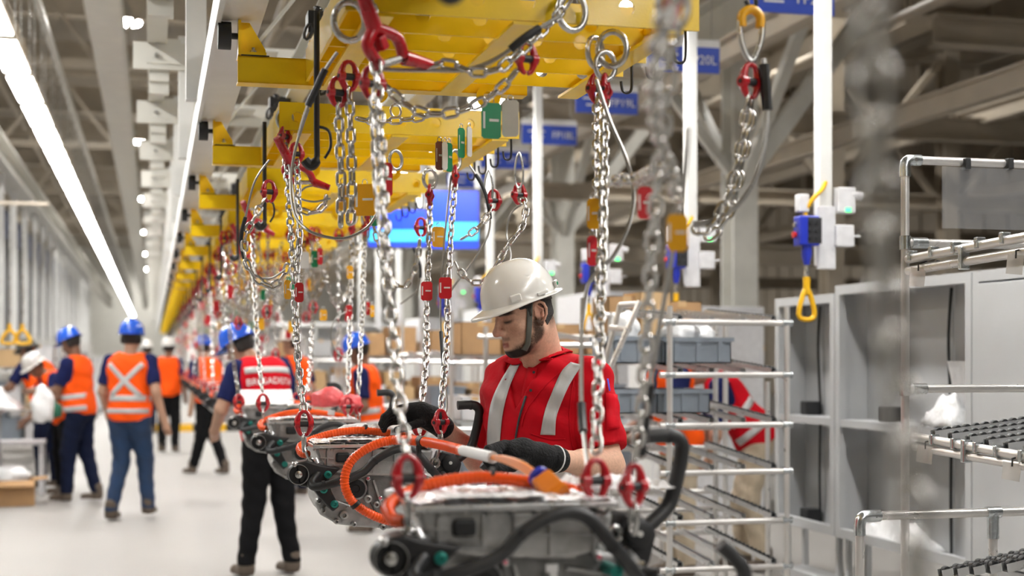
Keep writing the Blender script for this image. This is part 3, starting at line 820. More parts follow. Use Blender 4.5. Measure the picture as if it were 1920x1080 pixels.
# loose papers, bags and red caps on neighbouring units
def crumpled_sheet(name, label, cat, c, w, dpt, m, amp, seed, rz=0, group=None, tilt=0):
    o = MB().grid(crumple(-w / 2, w / 2, -dpt / 2, dpt / 2, 0, amp, 14, 10, seed)).build(name, m, None, solid=.0015)
    o.location = c; o.rotation_euler = (tilt, 0, rz); return tag(o, label, cat, group)
top = R1 + V(0, 0, E(600, 833, .05).z)
crumpled_sheet('paper_sheet', 'white crumpled sheet lying over the rear edge of the nearest drive unit', 'paper', top + V(.45, -1.822 + .22, .014), .16, .24, 'paper', .016, 5)
crumpled_sheet('paper_sheet', 'large printed white sheet propped on the unit by the red vested back', 'paper', R1 + V(.19, 2 * S + .22, .125), .28, .2, 'paper', .006, 6, 0, None, .45)
crumpled_sheet('paper_sheet', 'thin translucent sheet beside the black hand on the sharp drive unit', 'paper', top + V(.26, .3, .03), .2, .1, 'paper', .02, 8)
def blob_bag(label, c, s, m, seed, cat='bag', name='plastic_bag'):
    bm = bmesh.new(); bmesh.ops.create_icosphere(bm, subdivisions=3, radius=1)
    rg = np.random.RandomState(seed); ph = rg.uniform(0, 6, 9)
    for v in bm.verts:
        p = v.co; n = math.sin(p.x * 5 + ph[0]) * math.sin(p.y * 4 + ph[1]) + .6 * math.sin(p.z * 7 + ph[2] + p.x * 3) + .4 * math.sin(p.y * 11 + ph[3])
        f = 1 + .13 * n; v.co = Vector((p.x * s[0] * f, p.y * s[1] * f, max(p.z, -.6) * s[2] * f))
    me = bpy.data.meshes.new(name); bm.to_mesh(me); bm.free(); me.materials.append(MATS[m]); me.shade_smooth()
    o = link(name, me, None, c); return tag(o, label, cat)
mat('pink_bag', (0.85, 0.13, 0.14), 0.4, var=0.1, bump=0.5, bscale=40)
blob_bag('crumpled pink-red plastic bag on the second unit back, by its rear chains', R1 + V(.33, S + .3, .165), (.07, .05, .05), 'pink_bag', 3)
blob_bag('small pink-red plastic cover beside the larger pink bag', R1 + V(.42, S + .26, .15), (.05, .04, .035), 'pink_bag', 5)
# ------------------------------------------------------------------ chains of the nearest carriers, path by path
def pp(*a): return [P(*q) for q in a]
GS = 'chain slings holding the drive units'
sling('big silver chain in front of the orange loop holding the nearest unit at left', spline(pp((690, -70, 3.05), (702, 80, 3.0), (712, 250, 2.9), (722, 440, 2.78), (738, 640, 2.66), (755, 800, 2.55), (764, 862, 2.5)), 6), P(690, -70, 3.05), rz=.1, foot=P(778, 985, 2.5), group=GS)
sling('silver chain passing in front of the worker\'s arm with a red coupling at its foot', spline(pp((1135, 190, 3.4), (1132, 320, 3.2), (1128, 500, 3.0), (1122, 700, 2.75), (1117, 868, 2.62)), 6), P(1135, 190, 3.4), rz=.15, foot=P(1108, 960, 2.6), group=GS)
sling('blurred silver chain just right of the worker ending in a red coupling', spline(pp((1262, 40, 2.0), (1248, 200, 2.06), (1234, 340, 2.12), (1222, 470, 2.2), (1213, 620, 2.3), (1204, 760, 2.4), (1188, 878, 2.48)), 6), P(1262, 40, 2.0), rz=.5, foot=P(1190, 990, 2.5), group=GS)
sling('sharp silver chain at left of the sharp drive unit', spline(pp((534, 270, 4.9), (542, 380, 4.75), (549, 500, 4.6), (556, 640, 4.45), (570, 775, 4.28)), 6), P(534, 270, 4.9), rz=0, foot=P(582, 868, 4.26), group=GS)
sling('sharp silver chain hanging just left of the white helmet', spline(pp((853, 345, 5.0), (846, 430, 4.9), (840, 540, 4.75), (838, 640, 4.6), (826, 772, 4.36)), 6), P(853, 345, 5.0), rz=.6, foot=P(816, 868, 4.3), group=GS)
sling('silver chain with a red tag next to the black glove', spline(pp((806, 380, 5.1), (804, 470, 5.0), (800, 570, 4.85), (799, 680, 4.7), (787, 778, 4.56)), 6), P(806, 380, 5.1), rz=.3, foot=P(786, 846, 4.55), group=GS)
sling('silver chain passing the red vested back to the second unit back', spline(pp((474, 440, 6.6), (478, 560, 6.3), (486, 680, 6.1), (493, 742, 6.0)), 6), P(474, 440, 6.6), rz=.2, foot=P(503, 812, 5.95), group=GS)
sling('silver chain crossing the blue-helmeted picker, nearer of two', spline(pp((660, 440, 6.7), (657, 560, 6.4), (655, 660, 6.2), (652, 748, 6.05)), 6), P(660, 440, 6.7), rz=.3, foot=P(665, 812, 6.0), group=GS)
sling('silver chain crossing the blue-helmeted picker, right one of two', spline(pp((683, 440, 6.9), (680, 560, 6.6), (676, 660, 6.35), (671, 748, 6.25)), 6), P(683, 440, 6.9), rz=.9, foot=P(648, 800, 6.2), group=GS)
# near blurred chain on the right
sling('strongly blurred foreground chain hanging down the right side of the picture', spline(pp((1600, -2200, .70), (1620, -900, .8), (1632, -90, .86), (1640, 150, .87), (1648, 330, .88), (1660, 520, .89), (1690, 760, .90), (1712, 960, .91), (1722, 1160, .92)), 6), P(1600, -2200, .70), top=None, bottom=False, rz=.5, group='festooned chains')

GF = 'festooned chains'
def fest(label, px, couple=(0,), rz=.3, twist=0.0):
    path = spline(pp(*px), 8); o0 = path[0].copy()
    t = thing('chain_festoon', label, 'chain', o0, GF)
    chain_links(path, t, o0, twist)
    if 0 in couple: coupling(t, path[0] + (path[0] - path[2]).normalized() * .03, o0, rz, 1.1, ry=0)
    if 1 in couple: coupling(t, path[-1] + (path[-1] - path[-3]).normalized() * .03, o0, rz, 1.1)
    return t
fest('silver chain loop drooping left of the sharp unit\'s chain', ((497, 372, 4.75), (476, 410, 4.72), (459, 448, 4.7), (463, 495, 4.68), (487, 528, 4.66), (512, 538, 4.66), (531, 518, 4.66), (544, 486, 4.64)), (0,))
fest('slack chain sweeping from the right black hooks to the white helmet', ((978, 372, 4.95), (986, 392, 4.9), (978, 428, 4.85), (955, 455, 4.82), (938, 487, 4.8), (915, 522, 4.8), (890, 532, 4.8), (866, 514, 4.82), (850, 486, 4.85)), (0,))
fest('short slack chain from the middle black hooks to the helmet-side chain', ((921, 388, 4.95), (912, 408, 4.93), (893, 430, 4.92), (870, 446, 4.9), (852, 452, 4.9)), (0,))
fest('thick chain looping across the underside of the nearest carrier', ((800, 126, 3.1), (840, 118, 3.1), (885, 135, 3.1), (930, 132, 3.1), (962, 108, 3.12), (1005, 70, 3.15), (1045, 30, 3.2), (1070, -10, 3.2)), ())
fest('lower drooping chain under the nearest carrier by the green tag', ((712, 152, 3.2), (740, 178, 3.2), (775, 205, 3.2), (815, 215, 3.2), (862, 208, 3.2), (905, 190, 3.2), (945, 160, 3.2), (972, 128, 3.2)), (1,))
fest('horizontal chain along the front edge of the second carrier', ((668, 222, 4.2), (700, 228, 4.2), (740, 226, 4.2), (780, 222, 4.2), (830, 208, 4.2)), ())
fest('vertical chain left of two beside the black drop rod', ((635, 195, 3.5), (637, 270, 3.5), (640, 350, 3.5), (638, 445, 3.5)), (0,))
fest('vertical chain right of two beside the black drop rod', ((655, 165, 3.5), (658, 260, 3.5), (660, 350, 3.5), (656, 445, 3.5)), (0,))
fest('chain bridging two hanging chains above the red rectangular tag', ((1145, 345, 2.9), (1168, 336, 2.8), (1195, 336, 2.7), (1222, 322, 2.5), (1236, 312, 2.4)), ())
fest('outer chain swinging from the yellow-lined ring down to the right post', ((1404, 178, 3.0), (1396, 240, 3.0), (1384, 300, 3.0), (1366, 368, 3.0), (1345, 410, 3.0), (1320, 436, 3.0), (1296, 428, 3.0)), (0,))
fest('inner chain swinging beside the one from the yellow-lined ring', ((1410, 182, 3.1), (1404, 240, 3.1), (1392, 300, 3.1), (1378, 366, 3.1), (1358, 418, 3.1), (1328, 446, 3.1), (1302, 440, 3.1)), ())
fest('chain loop under the second carrier behind the red fork hook', ((612, 366, 5.0), (606, 390, 5.0), (585, 400, 5.0), (560, 392, 5.0), (548, 378, 5.0)), ())
fest('second strand beside the forefront chain at the nearest carrier', ((700, 180, 3.0), (706, 300, 2.96), (716, 420, 2.9), (726, 520, 2.85)), (0,), twist=.4)
fest('second strand hanging beside the chain before the worker\'s arm', ((1120, 180, 3.5), (1121, 300, 3.35), (1123, 420, 3.2), (1127, 520, 3.1)), (0,), twist=.8)
fest('doubled strand beside the sharp left chain of the worker\'s unit', ((556, 300, 4.85), (560, 380, 4.75), (562, 440, 4.68), (556, 520, 4.6)), (0,), twist=.4)
fest('blurred near chain strand dropping past the nearest carrier corner', ((1370, -700, 1.5), (1330, -300, 1.5), (1290, -60, 1.5), (1240, 60, 1.6), (1226, 160, 1.75), (1236, 260, 1.95), (1262, 330, 2.1), (1270, 395, 2.2)), ())
fest('chain dangling under the middle of the second carrier', ((700, 420, 5.6), (712, 470, 5.6), (730, 520, 5.6), (758, 540, 5.6), (780, 500, 5.6), (788, 440, 5.6)), (0, 1))

# D-rings, hooks and S hooks that hang from the nearest carriers
def ring_thing(label, pos, rz, s=1.0, m='steel', name='d_ring', ry=0.0):
    o = MB().tube([Vector((.03 * s * math.cos(a), 0, .036 * s * math.sin(a))) for a in np.linspace(0, 2 * math.pi, 22)[:-1]], .0065 * s, 10, closed=True).build(name, m, None, True)
    o.location = pos; o.rotation_euler = (0, ry, rz); return tag(o, label, 'ring', 'steel rings on the carriers')
ring_thing('left silver ring on the nearest carrier corner above the arm chain', P(1116, 98, 3.45), .6)
ring_thing('right silver ring on the nearest carrier corner above the arm chain', P(1148, 92, 3.4), -.4, 1.15)
ring_thing('silver ring under the nearest carrier at the thick chain end', P(1072, 22, 3.3), .2, 1.2)
ring_thing('silver ring at the upper edge beside the black cable bundle', P(655, 40, 3.2), .1, 1.2)
ring_thing('silver ring gripped by the blurred near chain', P(1262, 10, 2.1), .3, .9)
ring_thing('bright shackle under the second carrier by the dull red tag', P(742, 300, 4.6), .5, .85)
ring_thing('silver ring pinned to the front plate of the second carrier', P(742, 208, 4.3), .2, .55)
rt = thing('carabiner', 'long steel ring with yellow lining at the upper right of the carriers', 'ring', P(1408, 60, 3.0))
b = MB().tube(spline([(.0, 0, .05), (.022, 0, .035), (.024, 0, -.01), (.008, 0, -.055), (-.008, 0, -.055), (-.024, 0, -.01), (-.022, 0, .035)], 5, True), .0065, 10, closed=True); b.build('ring_body', 'steel', rt, True)
b = MB().tube(spline([(-.02, 0, .01), (-.02, 0, .035), (0, 0, .048), (.02, 0, .035), (.02, 0, .01)], 5), .0098, 10); b.build('yellow_lining', 'yellow_tag', rt, True)
MB().tube(spline([V(-.005, .01, .16), V(.004, .005, .1), V(.012, 0, .062), V(0, 0, .048), V(-.012, 0, .066)], 4), .005, 8).build('hanger_hook', 'black_steel', rt, True)
for i, (u, v, t_, lb) in enumerate(((973, 320, 4.95, 'long wire clip on the right black hook of the second carrier'), (916, 352, 4.95, 'long wire clip on the middle black hooks of the second carrier'))):
    pts = [P(u, v - 34, t_), P(u - 7, v - 10, t_), P(u - 7, v + 18, t_), P(u, v + 34, t_), P(u + 7, v + 18, t_), P(u + 7, v - 10, t_)]
    o = MB().tube([p - pts[0] for p in spline(pts, 4, True)], .0038, 7, closed=True).build('wire_clip', 'steel', None, True); o.location = pts[0]; tag(o, lb, 'clip', 'wire clips')
# red fork hooks
def fork(label, px, s=1.0, rz=0.0):
    """red clevis fork: shaft, two prongs and a pin block, then a hinged tail"""
    pts = [P(*q) for q in px]; o0 = pts[1]
    t = thing('fork_hook', label, 'hook', o0, 'red fork hooks')
    a, c, l1, l2, e = [p - o0 for p in pts]
    MB().tube([a, c], [.013 * s, .016 * s], 10).build('shaft', 'red_paint', t, True)
    d = (c - a).normalized()
    m1 = c * .6 + l1 * .4 + (l1 - l2).normalized() * .024 * s; m2 = c * .6 + l2 * .4 + (l2 - l1).normalized() * .026 * s
    MB().tube(spline([c, m1, l1], 6), .0115 * s, 10).build('prong', 'red_paint', t, True)
    MB().tube(spline([c, m2, l2], 6), .0115 * s, 10).build('prong', 'red_paint', t, True)
    MB().box(c + d * .03 * s, (.026 * s, .02 * s, .026 * s), frame_from(d)).build('tongue', 'red_paint', t, False, .004)
    MB().tube([l1, l2], .007 * s, 8).build('pin', 'steel', t, True)
    MB().tube([l2, e], [.015 * s, .010 * s], 10).build('latch_arm', 'red_paint', t, True)
fork('large red fork hook on the nearest carrier at the top of the picture', ((680, -10, 2.95), (702, 52, 2.98), (712, 122, 3.0), (757, 108, 3.05), (808, 122, 3.1)), 1.15)
fork('glossy red fork hook on the front left corner of the second carrier', ((519, 258, 4.8), (544, 305, 4.85), (552, 342, 4.88), (588, 342, 4.9), (618, 352, 4.9)), 1.05)
fork('smaller red fork hook on the third carrier', ((455, 378, 6.5), (470, 410, 6.55), (476, 432, 6.6), (496, 430, 6.62), (514, 440, 6.65)), 1.05)

# steel safety cables
cable('grey cable drooping from the black bundle past the two vertical chains', pp((578, 205, 4.2), (556, 270, 4.2), (545, 340, 4.2), (552, 400, 4.15), (575, 430, 4.1), (610, 444, 4.1), (650, 446, 4.1), (690, 425, 4.1), (712, 390, 4.1)), .0045)
cable('dark sleeved cable hanging over the left cross bar of the nearest carrier', pp((632, 98, 3.4), (610, 130, 3.4), (596, 160, 3.4), (575, 205, 3.4), (560, 255, 3.4)), .0045, (.25, .75))
cable('thin cable curving beside the slack chain to the helmet top', pp((985, 380, 4.95), (958, 400, 4.95), (950, 440, 4.95), (958, 480, 4.9), (945, 505, 4.85), (915, 528, 4.8)), .0035, (.7, 1.0))
cable('thin cable crossing diagonally left of the helmet', pp((880, 310, 4.95), (905, 350, 4.95), (918, 400, 4.95), (915, 440, 4.95), (890, 485, 4.9), (860, 525, 4.85), (835, 560, 4.8)), .0035, (.1, .4))
cable('cable running down the helmet-side chain to its red tag', pp((846, 330, 5.0), (838, 400, 4.9), (828, 520, 4.8), (826, 600, 4.7), (832, 690, 4.6), (838, 760, 4.5), (828, 790, 4.45)), .0035, (.55, .75))
cable('cable with black sleeve along the chain over the sharp unit', pp((540, 300, 4.85), (558, 420, 4.7), (560, 540, 4.6), (556, 640, 4.5), (562, 720, 4.38), (572, 780, 4.3)), .0035, (.6, .8))
cable('grey cable hanging in a wide arc right of the arm chain', pp((1118, 150, 3.3), (1145, 230, 3.25), (1175, 300, 3.2), (1188, 360, 3.2), (1180, 420, 3.15), (1150, 480, 3.1), (1105, 530, 3.05), (1092, 600, 3.0)), .0045)
cable('cable with long black sleeve dropping in front of the red vest', pp((1092, 560, 3.0), (1090, 660, 2.95), (1090, 740, 2.9), (1093, 800, 2.85), (1102, 880, 2.7)), .0045, (.55, .8))
cable('grey cable bowing down from the yellow-lined ring', pp((1432, 110, 3.0), (1436, 170, 3.0), (1438, 230, 3.0), (1425, 310, 3.0), (1392, 375, 3.0), (1340, 412, 3.0), (1300, 420, 3.0)), .0062, (.05, .3))
cable('dark cable with heavy sleeve beside the blurred right chain', pp((1290, 240, 2.3), (1284, 320, 2.3), (1260, 480, 2.35), (1232, 640, 2.4), (1214, 760, 2.45), (1202, 860, 2.48)), .0045, (.72, .98))
cable('sleeved cable woven into the chain under the nearest carrier', pp((1050, 30, 3.15), (985, 70, 3.1), (940, 105, 3.1), (880, 130, 3.1), (810, 132, 3.1), (720, 130, 3.1), (700, 120, 3.1)), .0048, (.12, .3))
cable('black sleeved cable hanging in the left chain loop', pp((505, 300, 4.75), (478, 340, 4.72), (462, 400, 4.7), (452, 455, 4.7), (470, 510, 4.68), (505, 522, 4.66), (535, 505, 4.65)), .0035, (.35, .6))
cable('cable curling beside the red fork hook of the second carrier', pp((600, 346, 4.9), (572, 352, 4.9), (560, 370, 4.88), (588, 378, 4.86), (620, 372, 4.86)), .0035)
cable('thin cable hanging at the far right hook of the third carrier', pp((775, 465, 6.4), (788, 500, 6.4), (785, 540, 6.4), (765, 560, 6.4), (750, 570, 6.4)), .0035, (.0, .4))
cable('thin cable looping left of the blue-helmeted picker', pp((648, 585, 6.3), (628, 600, 6.3), (620, 630, 6.3), (632, 660, 6.3), (650, 672, 6.2)), .003)

# identification tags
for lb, u, v, t_, col, rz, w, h in (
    ('red tag with cut-outs on the chain by the glove', 800, 528, 4.72, 'red_tag', .1, .038, .063),
    ('red tag with a T cut-out left of the helmet', 835, 520, 4.66, 'red_tag', -.05, .042, .07),
    ('orange tag half hidden behind the helmet-side chains', 822, 425, 5.0, 'yellow_tag', .3, .045, .072),
    ('dark red tag on the sharp left chain', 561, 530, 4.5, 'red_tag', .4, .028, .062),
    ('yellow tag edge-on at the sharp left chain', 539, 525, 4.6, 'yellow_tag', 1.0, .03, .062),
    ('long red tag under the bridging chain', 1209, 350, 2.75, 'red_tag', .15, .029, .063),
    ('large orange tag on the blurred right chain', 1270, 402, 2.3, 'yellow_tag', 0, .034, .06),
    ('yellow tag behind the chain before the arm', 1113, 372, 3.15, 'yellow_tag', -.3, .03, .068),
    ('dark red tag below the yellow one at the arm chain', 1110, 442, 3.1, 'red_tag', .6, .025, .066),
    ('green tag hanging over the second carrier front', 921, 193, 3.5, 'green_tag', .3, .05, .088),
    ('white tag next to the green one over the second carrier', 957, 188, 3.52, 'white_tag', -.2, .042, .09),
    ('brown tag at the middle of the second carrier', 824, 265, 4.2, 'brown_tag', .5, .026, .085),
    ('narrow green tag beside the brown one', 842, 268, 4.2, 'green_tag', 1.0, .03, .085),
    ('narrow white tag beside the brown one', 834, 266, 4.18, 'white_tag', .9, .022, .083),
    ('green tag with rounded end under the second carrier lug', 865, 240, 4.3, 'green_tag', .9, .03, .09),
    ('grey-white tag under the second carrier lug', 880, 238, 4.32, 'white_tag', 1.1, .03, .09),
    ('dull red tag in front of the bright shackle', 727, 305, 3.6, 'red_tag', .8, .03, .085),
    ('orange tag between the two vertical chains', 643, 343, 3.7, 'yellow_tag', .5, .026, .07),
    ('round-cornered orange plate right of the vertical chains', 684, 345, 3.8, 'yellow_tag', -.2, .06, .085),
    ('small green tag with a yellow mark under the second carrier', 703, 395, 4.6, 'green_tag', .3, .03, .05),
    ('white tag under the third carrier', 570, 472, 6.4, 'white_tag', 0, .045, .075),
    ('green tag under the third carrier', 590, 470, 6.4, 'green_tag', .2, .03, .075),
    ('red tag next to the green tag under the third carrier', 600, 465, 6.4, 'red_tag', .9, .03, .075),
    ('dark red tag on the chain crossing the blue helmet', 654, 572, 6.3, 'red_tag', .3, .03, .05),
    ('yellow tag edge on the chain right of the blue helmet', 698, 572, 6.4, 'yellow_tag', .9, .025, .055),
    ('dark red tag on the right chain over the blue helmet', 690, 566, 6.4, 'red_tag', 1.1, .028, .06),
    ('orange tag swinging under the third carrier', 656, 498, 6.3, 'yellow_tag', .5, .03, .06),
    ('yellow tag hanging above the white cap', 606, 580, 6.8, 'yellow_tag', .3, .036, .055),
    ('orange tag behind the chain left of the helmet', 838, 620, 4.8, 'yellow_tag', .9, .03, .05)):
    tag_plate(lb, P(u, v, t_), col, rz - YAW, w, h, col not in ('white_tag',))

# ------------------------------------------------------------------ chains of the farther carriers, one object per chain
rng = random.Random(4)
def far_chain(label, path, coup=True, bottom=True):
    path = [Vector(p) for p in path]; o0 = path[0]
    t = thing('chain_sling', label, 'chain', o0, 'chains of the distant carriers')
    b = MB(); chain_joined(b, path, rng.random()); b.v = [tuple(Vector(v) - o0) for v in b.v]
    b.build('links', 'chain', t, True)['kind'] = 'stuff'
    if coup: coupling(t, path[0] + V(0, 0, .03), o0, rng.random() * 3, 1.2)
    if bottom: coupling(t, path[-1] - V(0, 0, .03), o0, rng.random(), 1.2)
for k in range(3, 15):
    e = R1 + V(0, (k - 1) * S, 0); w = ORD[k]
    y0 = e.y + 1.02
    for nm, (dx, dy), tx in () if k == 4 else (('left', (.03, .07), .44), ('front right', (.40, .08), .95), ('rear right', (.36, .3), .9)):
        f = e + V(dx, dy, .14); tp = V(tx + rng.uniform(-.05, .05), y0 + dy * .5, ZB - .08)
        mid = (f + tp) / 2 + V(rng.uniform(-.02, .02), .0, -.02)
        far_chain('%s chain holding the %s drive unit in the line' % (nm, w), spline([tp, mid, f], 8))
    for nm, xa, xb in (('left', .45, .62), ('middle', .6, .9), ('right', .95, 1.25), ('rear left', .48, .75), ('rear right', .8, 1.1)):
        a = V(xa, y0 + rng.uniform(-.2, .2), ZB - .06); c = V(xb, y0 + rng.uniform(-.2, .3), ZB - .06); dp = rng.uniform(.2, .5)
        far_chain('%s slack chain loop under the %s carrier in the line' % (nm, w), spline([a, a * .7 + c * .3 - V(0, 0, dp * .8), (a + c) / 2 - V(0, 0, dp), a * .3 + c * .7 - V(0, 0, dp * .75), c], 6), True, False)
    for q in range(4):
        a = V(.5 + q * .19 + rng.uniform(-.04, .04), y0 + rng.uniform(-.3, .3), ZB - .06); far_chain('%s short loose chain end dangling under the %s carrier' % (('left', 'mid-left', 'mid-right', 'right')[q], w), [a, a - V(rng.uniform(-.03, .03), 0, rng.uniform(.3, .7))])
    for q in range(5):
        col = ['red_tag', 'yellow_tag', 'green_tag', 'yellow_tag', 'red_tag'][q]
        tag_plate('%s tag %s under the %s carrier' % (dict(red_tag='red', yellow_tag='orange', green_tag='green')[col], ['at the left chain', 'at the left loop', 'at the middle loop', 'by the right chains', 'below the right loop'][q], w),
                  V(.45 + q * .17, y0 + rng.uniform(-.25, .25), rng.uniform(1.6, 2.05)), col, rng.uniform(-.6, .6), .05, .08, False, wire=True)
    fo = y0 - .35
    t = thing('fork_hook', 'red fork hook on the left corner of the %s carrier' % w, 'hook', (.44, fo, ZB), 'red fork hooks')
    MB().tube([(0, 0, 0), (.05, .03, -.09)], [.014, .018], 8).build('shaft', 'red_paint', t, True)
    MB().tube(spline([(.05, .03, -.09), (.045, .03, -.13), (.07, .04, -.18), (.12, .05, -.17), (.12, .05, -.12), (.05, .03, -.09)], 4), .012, 8).build('prong', 'red_paint', t, True)
b = MB()
for k in range(15, 26):
    e = R1 + V(0, (k - 1) * S, 0)
    for q in range(6):
        x = .45 + q * .13; chain_joined(b, [V(x, e.y + rng.uniform(.2, .8), ZB - .02), V(x + rng.uniform(-.05, .05), e.y + rng.uniform(.1, .6), 1.25 + rng.uniform(0, .4))])
tag(b.build('distant_chains', 'chain', None, True), 'blurred mass of silver chains hanging far down the line', 'chain', None, 'stuff')
# ------------------------------------------------------------------ smooth bodies: distance fields turned into one surface
def npv(p): return np.array([p[0], p[1], p[2]], dtype=np.float32)
def f_cone(a, b, ra, rb):
    a, b = npv(a), npv(b); ba = b - a; L = float(ba @ ba) + 1e-12
    def f(p):
        h = np.clip((p - a) @ ba / L, 0, 1)
        return np.linalg.norm(p - a - h[:, None] * ba, axis=1) - (ra + (rb - ra) * h)
    return f
def f_ell(c, rad, R=None):
    c = npv(c); r = np.array(rad, dtype=np.float32); M = None if R is None else np.array(R, dtype=np.float32)
    def f(p):
        q = p - c
        if M is not None: q = q @ M
        k0 = np.linalg.norm(q / r, axis=1); k1 = np.linalg.norm(q / (r * r), axis=1) + 1e-9
        return k0 * (k0 - 1) / k1
    return f
def f_box(c, half, rr=0.0, R=None):
    c = npv(c); h = np.array(half, dtype=np.float32) - rr; M = None if R is None else np.array(R, dtype=np.float32)
    def f(p):
        q = p - c
        if M is not None: q = q @ M
        q = np.abs(q) - h
        return np.linalg.norm(np.maximum(q, 0), axis=1) + np.minimum(q.max(axis=1), 0) - rr
    return f
def f_plane(c, n):
    c, n = npv(c), npv(Vector(n).normalized())
    return lambda p: (p - c) @ n
def smin(a, b, k):
    h = np.clip(.5 + .5 * (b - a) / k, 0, 1); return b + (a - b) * h - k * h * (1 - h)
def f_union(fs, k):
    def f(p):
        d = fs[0](p)
        for g in fs[1:]: d = smin(d, g(p), k)
        return d
    return f
def f_off(g, o): return lambda p: g(p) - o
def f_and(*gs):
    def f(p):
        d = gs[0](p)
        for g in gs[1:]: d = np.maximum(d, g(p))
        return d
    return f
def f_sand(g, h, k): return lambda p: -smin(-g(p), -h(p), k)
def f_not(g): return lambda p: -g(p)
def surface(f, lo, hi, h):
    """surface nets over a box; returns vertices and quads"""
    lo, hi = np.array(lo, dtype=np.float32), np.array(hi, dtype=np.float32)
    n = np.ceil((hi - lo) / h).astype(int) + 1
    ax = [lo[i] + h * np.arange(n[i], dtype=np.float32) for i in range(3)]
    D = np.empty((n[0], n[1], n[2]), dtype=np.float32)
    yy, zz = np.meshgrid(ax[1], ax[2], indexing='ij'); m = yy.size
    st = max(1, 150000 // m)
    for i in range(0, n[0], st):
        xs = ax[0][i:i + st]; p = np.empty((len(xs) * m, 3), dtype=np.float32)
        p[:, 0] = np.repeat(xs, m); p[:, 1] = np.tile(yy.ravel(), len(xs)); p[:, 2] = np.tile(zz.ravel(), len(xs))
        D[i:i + st] = f(p).reshape(len(xs), n[1], n[2])
    S_ = D < 0
    c = [D[i:n[0] - 1 + i, j:n[1] - 1 + j, k:n[2] - 1 + k] for i in (0, 1) for j in (0, 1) for k in (0, 1)]
    off = [(i, j, k) for i in (0, 1) for j in (0, 1) for k in (0, 1)]
    acc = np.zeros(c[0].shape + (3,), dtype=np.float32); cnt = np.zeros(c[0].shape, dtype=np.float32)
    for a in range(8):
        for b in range(a + 1, 8):
            if sum(abs(off[a][q] - off[b][q]) for q in range(3)) != 1: continue
            cr = (c[a] < 0) != (c[b] < 0)
            t = np.where(cr, c[a] / np.where(cr, c[a] - c[b], 1), 0)
            for q in range(3): acc[..., q] += np.where(cr, off[a][q] + t * (off[b][q] - off[a][q]), 0)
            cnt += cr
    act = cnt > 0; idx = -np.ones(cnt.shape, dtype=np.int64); ids = np.argwhere(act); idx[act] = np.arange(len(ids))
    vs = lo + h * (ids + acc[act] / cnt[act][:, None])
    faces = []
    for q in range(3):
        A = [slice(None)] * 3; B = [slice(None)] * 3; A[q] = slice(0, -1); B[q] = slice(1, None)
        e = S_[tuple(A)] != S_[tuple(B)]; flip = S_[tuple(A)][e]
        w = np.argwhere(e); u, v = (q + 1) % 3, (q + 2) % 3
        ok = (w[:, u] > 0) & (w[:, v] > 0) & (w[:, u] < n[u] - 1) & (w[:, v] < n[v] - 1)
        w = w[ok]; flip = flip[ok]
        def cell(du, dv):
            x = w.copy(); x[:, u] += du; x[:, v] += dv; return idx[x[:, 0], x[:, 1], x[:, 2]]
        Q = np.stack([cell(-1, -1), cell(0, -1), cell(0, 0), cell(-1, 0)], 1)
        Q[~flip] = Q[~flip][:, ::-1]
        faces.append(Q)
    return vs, np.concatenate(faces)
def sdf_obj(name, f, lo, hi, h, m, parent, origin, colfn=None):
    vs, fs = surface(f, lo, hi, h)
    me = bpy.data.meshes.new(name); o0 = npv(origin)
    me.from_pydata((vs - o0).tolist(), [], fs.tolist()); me.materials.append(MATS[m]); me.shade_smooth()
    if colfn is not None:
        ca = me.color_attributes.new('col', 'FLOAT_COLOR', 'POINT'); c = colfn(vs)
        ca.data.foreach_set('color', np.concatenate([c, np.ones((len(c), 1))], 1).astype(np.float32).ravel())
    return link(name, me, parent)
def bounds(pts, pad):
    a = np.array([list(p) for p in pts]); return a.min(0) - pad, a.max(0) + pad
def trace(f, p, d, off=0.003, far=1.5):
    """march points p along unit dirs d until the field equals off"""
    p = np.array(p, dtype=np.float32); d = np.array(d, dtype=np.float32); t = np.zeros(len(p), dtype=np.float32)
    for _ in range(60):
        s = f(p + d * t[:, None]) - off
        t = np.minimum(t + np.clip(s, -.02, .08) * .8, far)
    return p + d * t[:, None], t < far - .01
def ribbon_on(name, f, rows, dirs, m, parent, origin, off=.003, thick=.0015):
    """rows: list of rows of start points (numpy), dirs same shape; builds a draped strip"""
    R, C = len(rows), len(rows[0])
    p = np.array(rows, dtype=np.float32).reshape(-1, 3); d = np.array(dirs, dtype=np.float32).reshape(-1, 3)
    q, ok = trace(f, p, d, off)
    mb = MB(); vs = [Vector(x) - Vector(origin) for x in q.tolist()]
    fs = []; run = []; best = []
    for i in range(R - 1):                  # longest unbroken run of rows that meet the surface
        if ok[i * C:(i + 2) * C].all(): run.append(i)
        else: run = []
        if len(run) > len(best): best = list(run)
    for i in best:
        for j in range(C - 1): fs.append((i * C + j, i * C + j + 1, (i + 1) * C + j + 1, (i + 1) * C + j))
    if not fs: return None
    keep = sorted(set(k for f_ in fs for k in f_)); re_ = {k: q for q, k in enumerate(keep)}; vs = [vs[k] for k in keep]; fs = [tuple(re_[k] for k in f_) for f_ in fs]
    mb.add(vs, fs); o = mb.build(name, m, parent, True)
    if thick:
        md = o.modifiers.new('thickness', 'SOLIDIFY'); md.thickness = thick; md.offset = 0
    return o
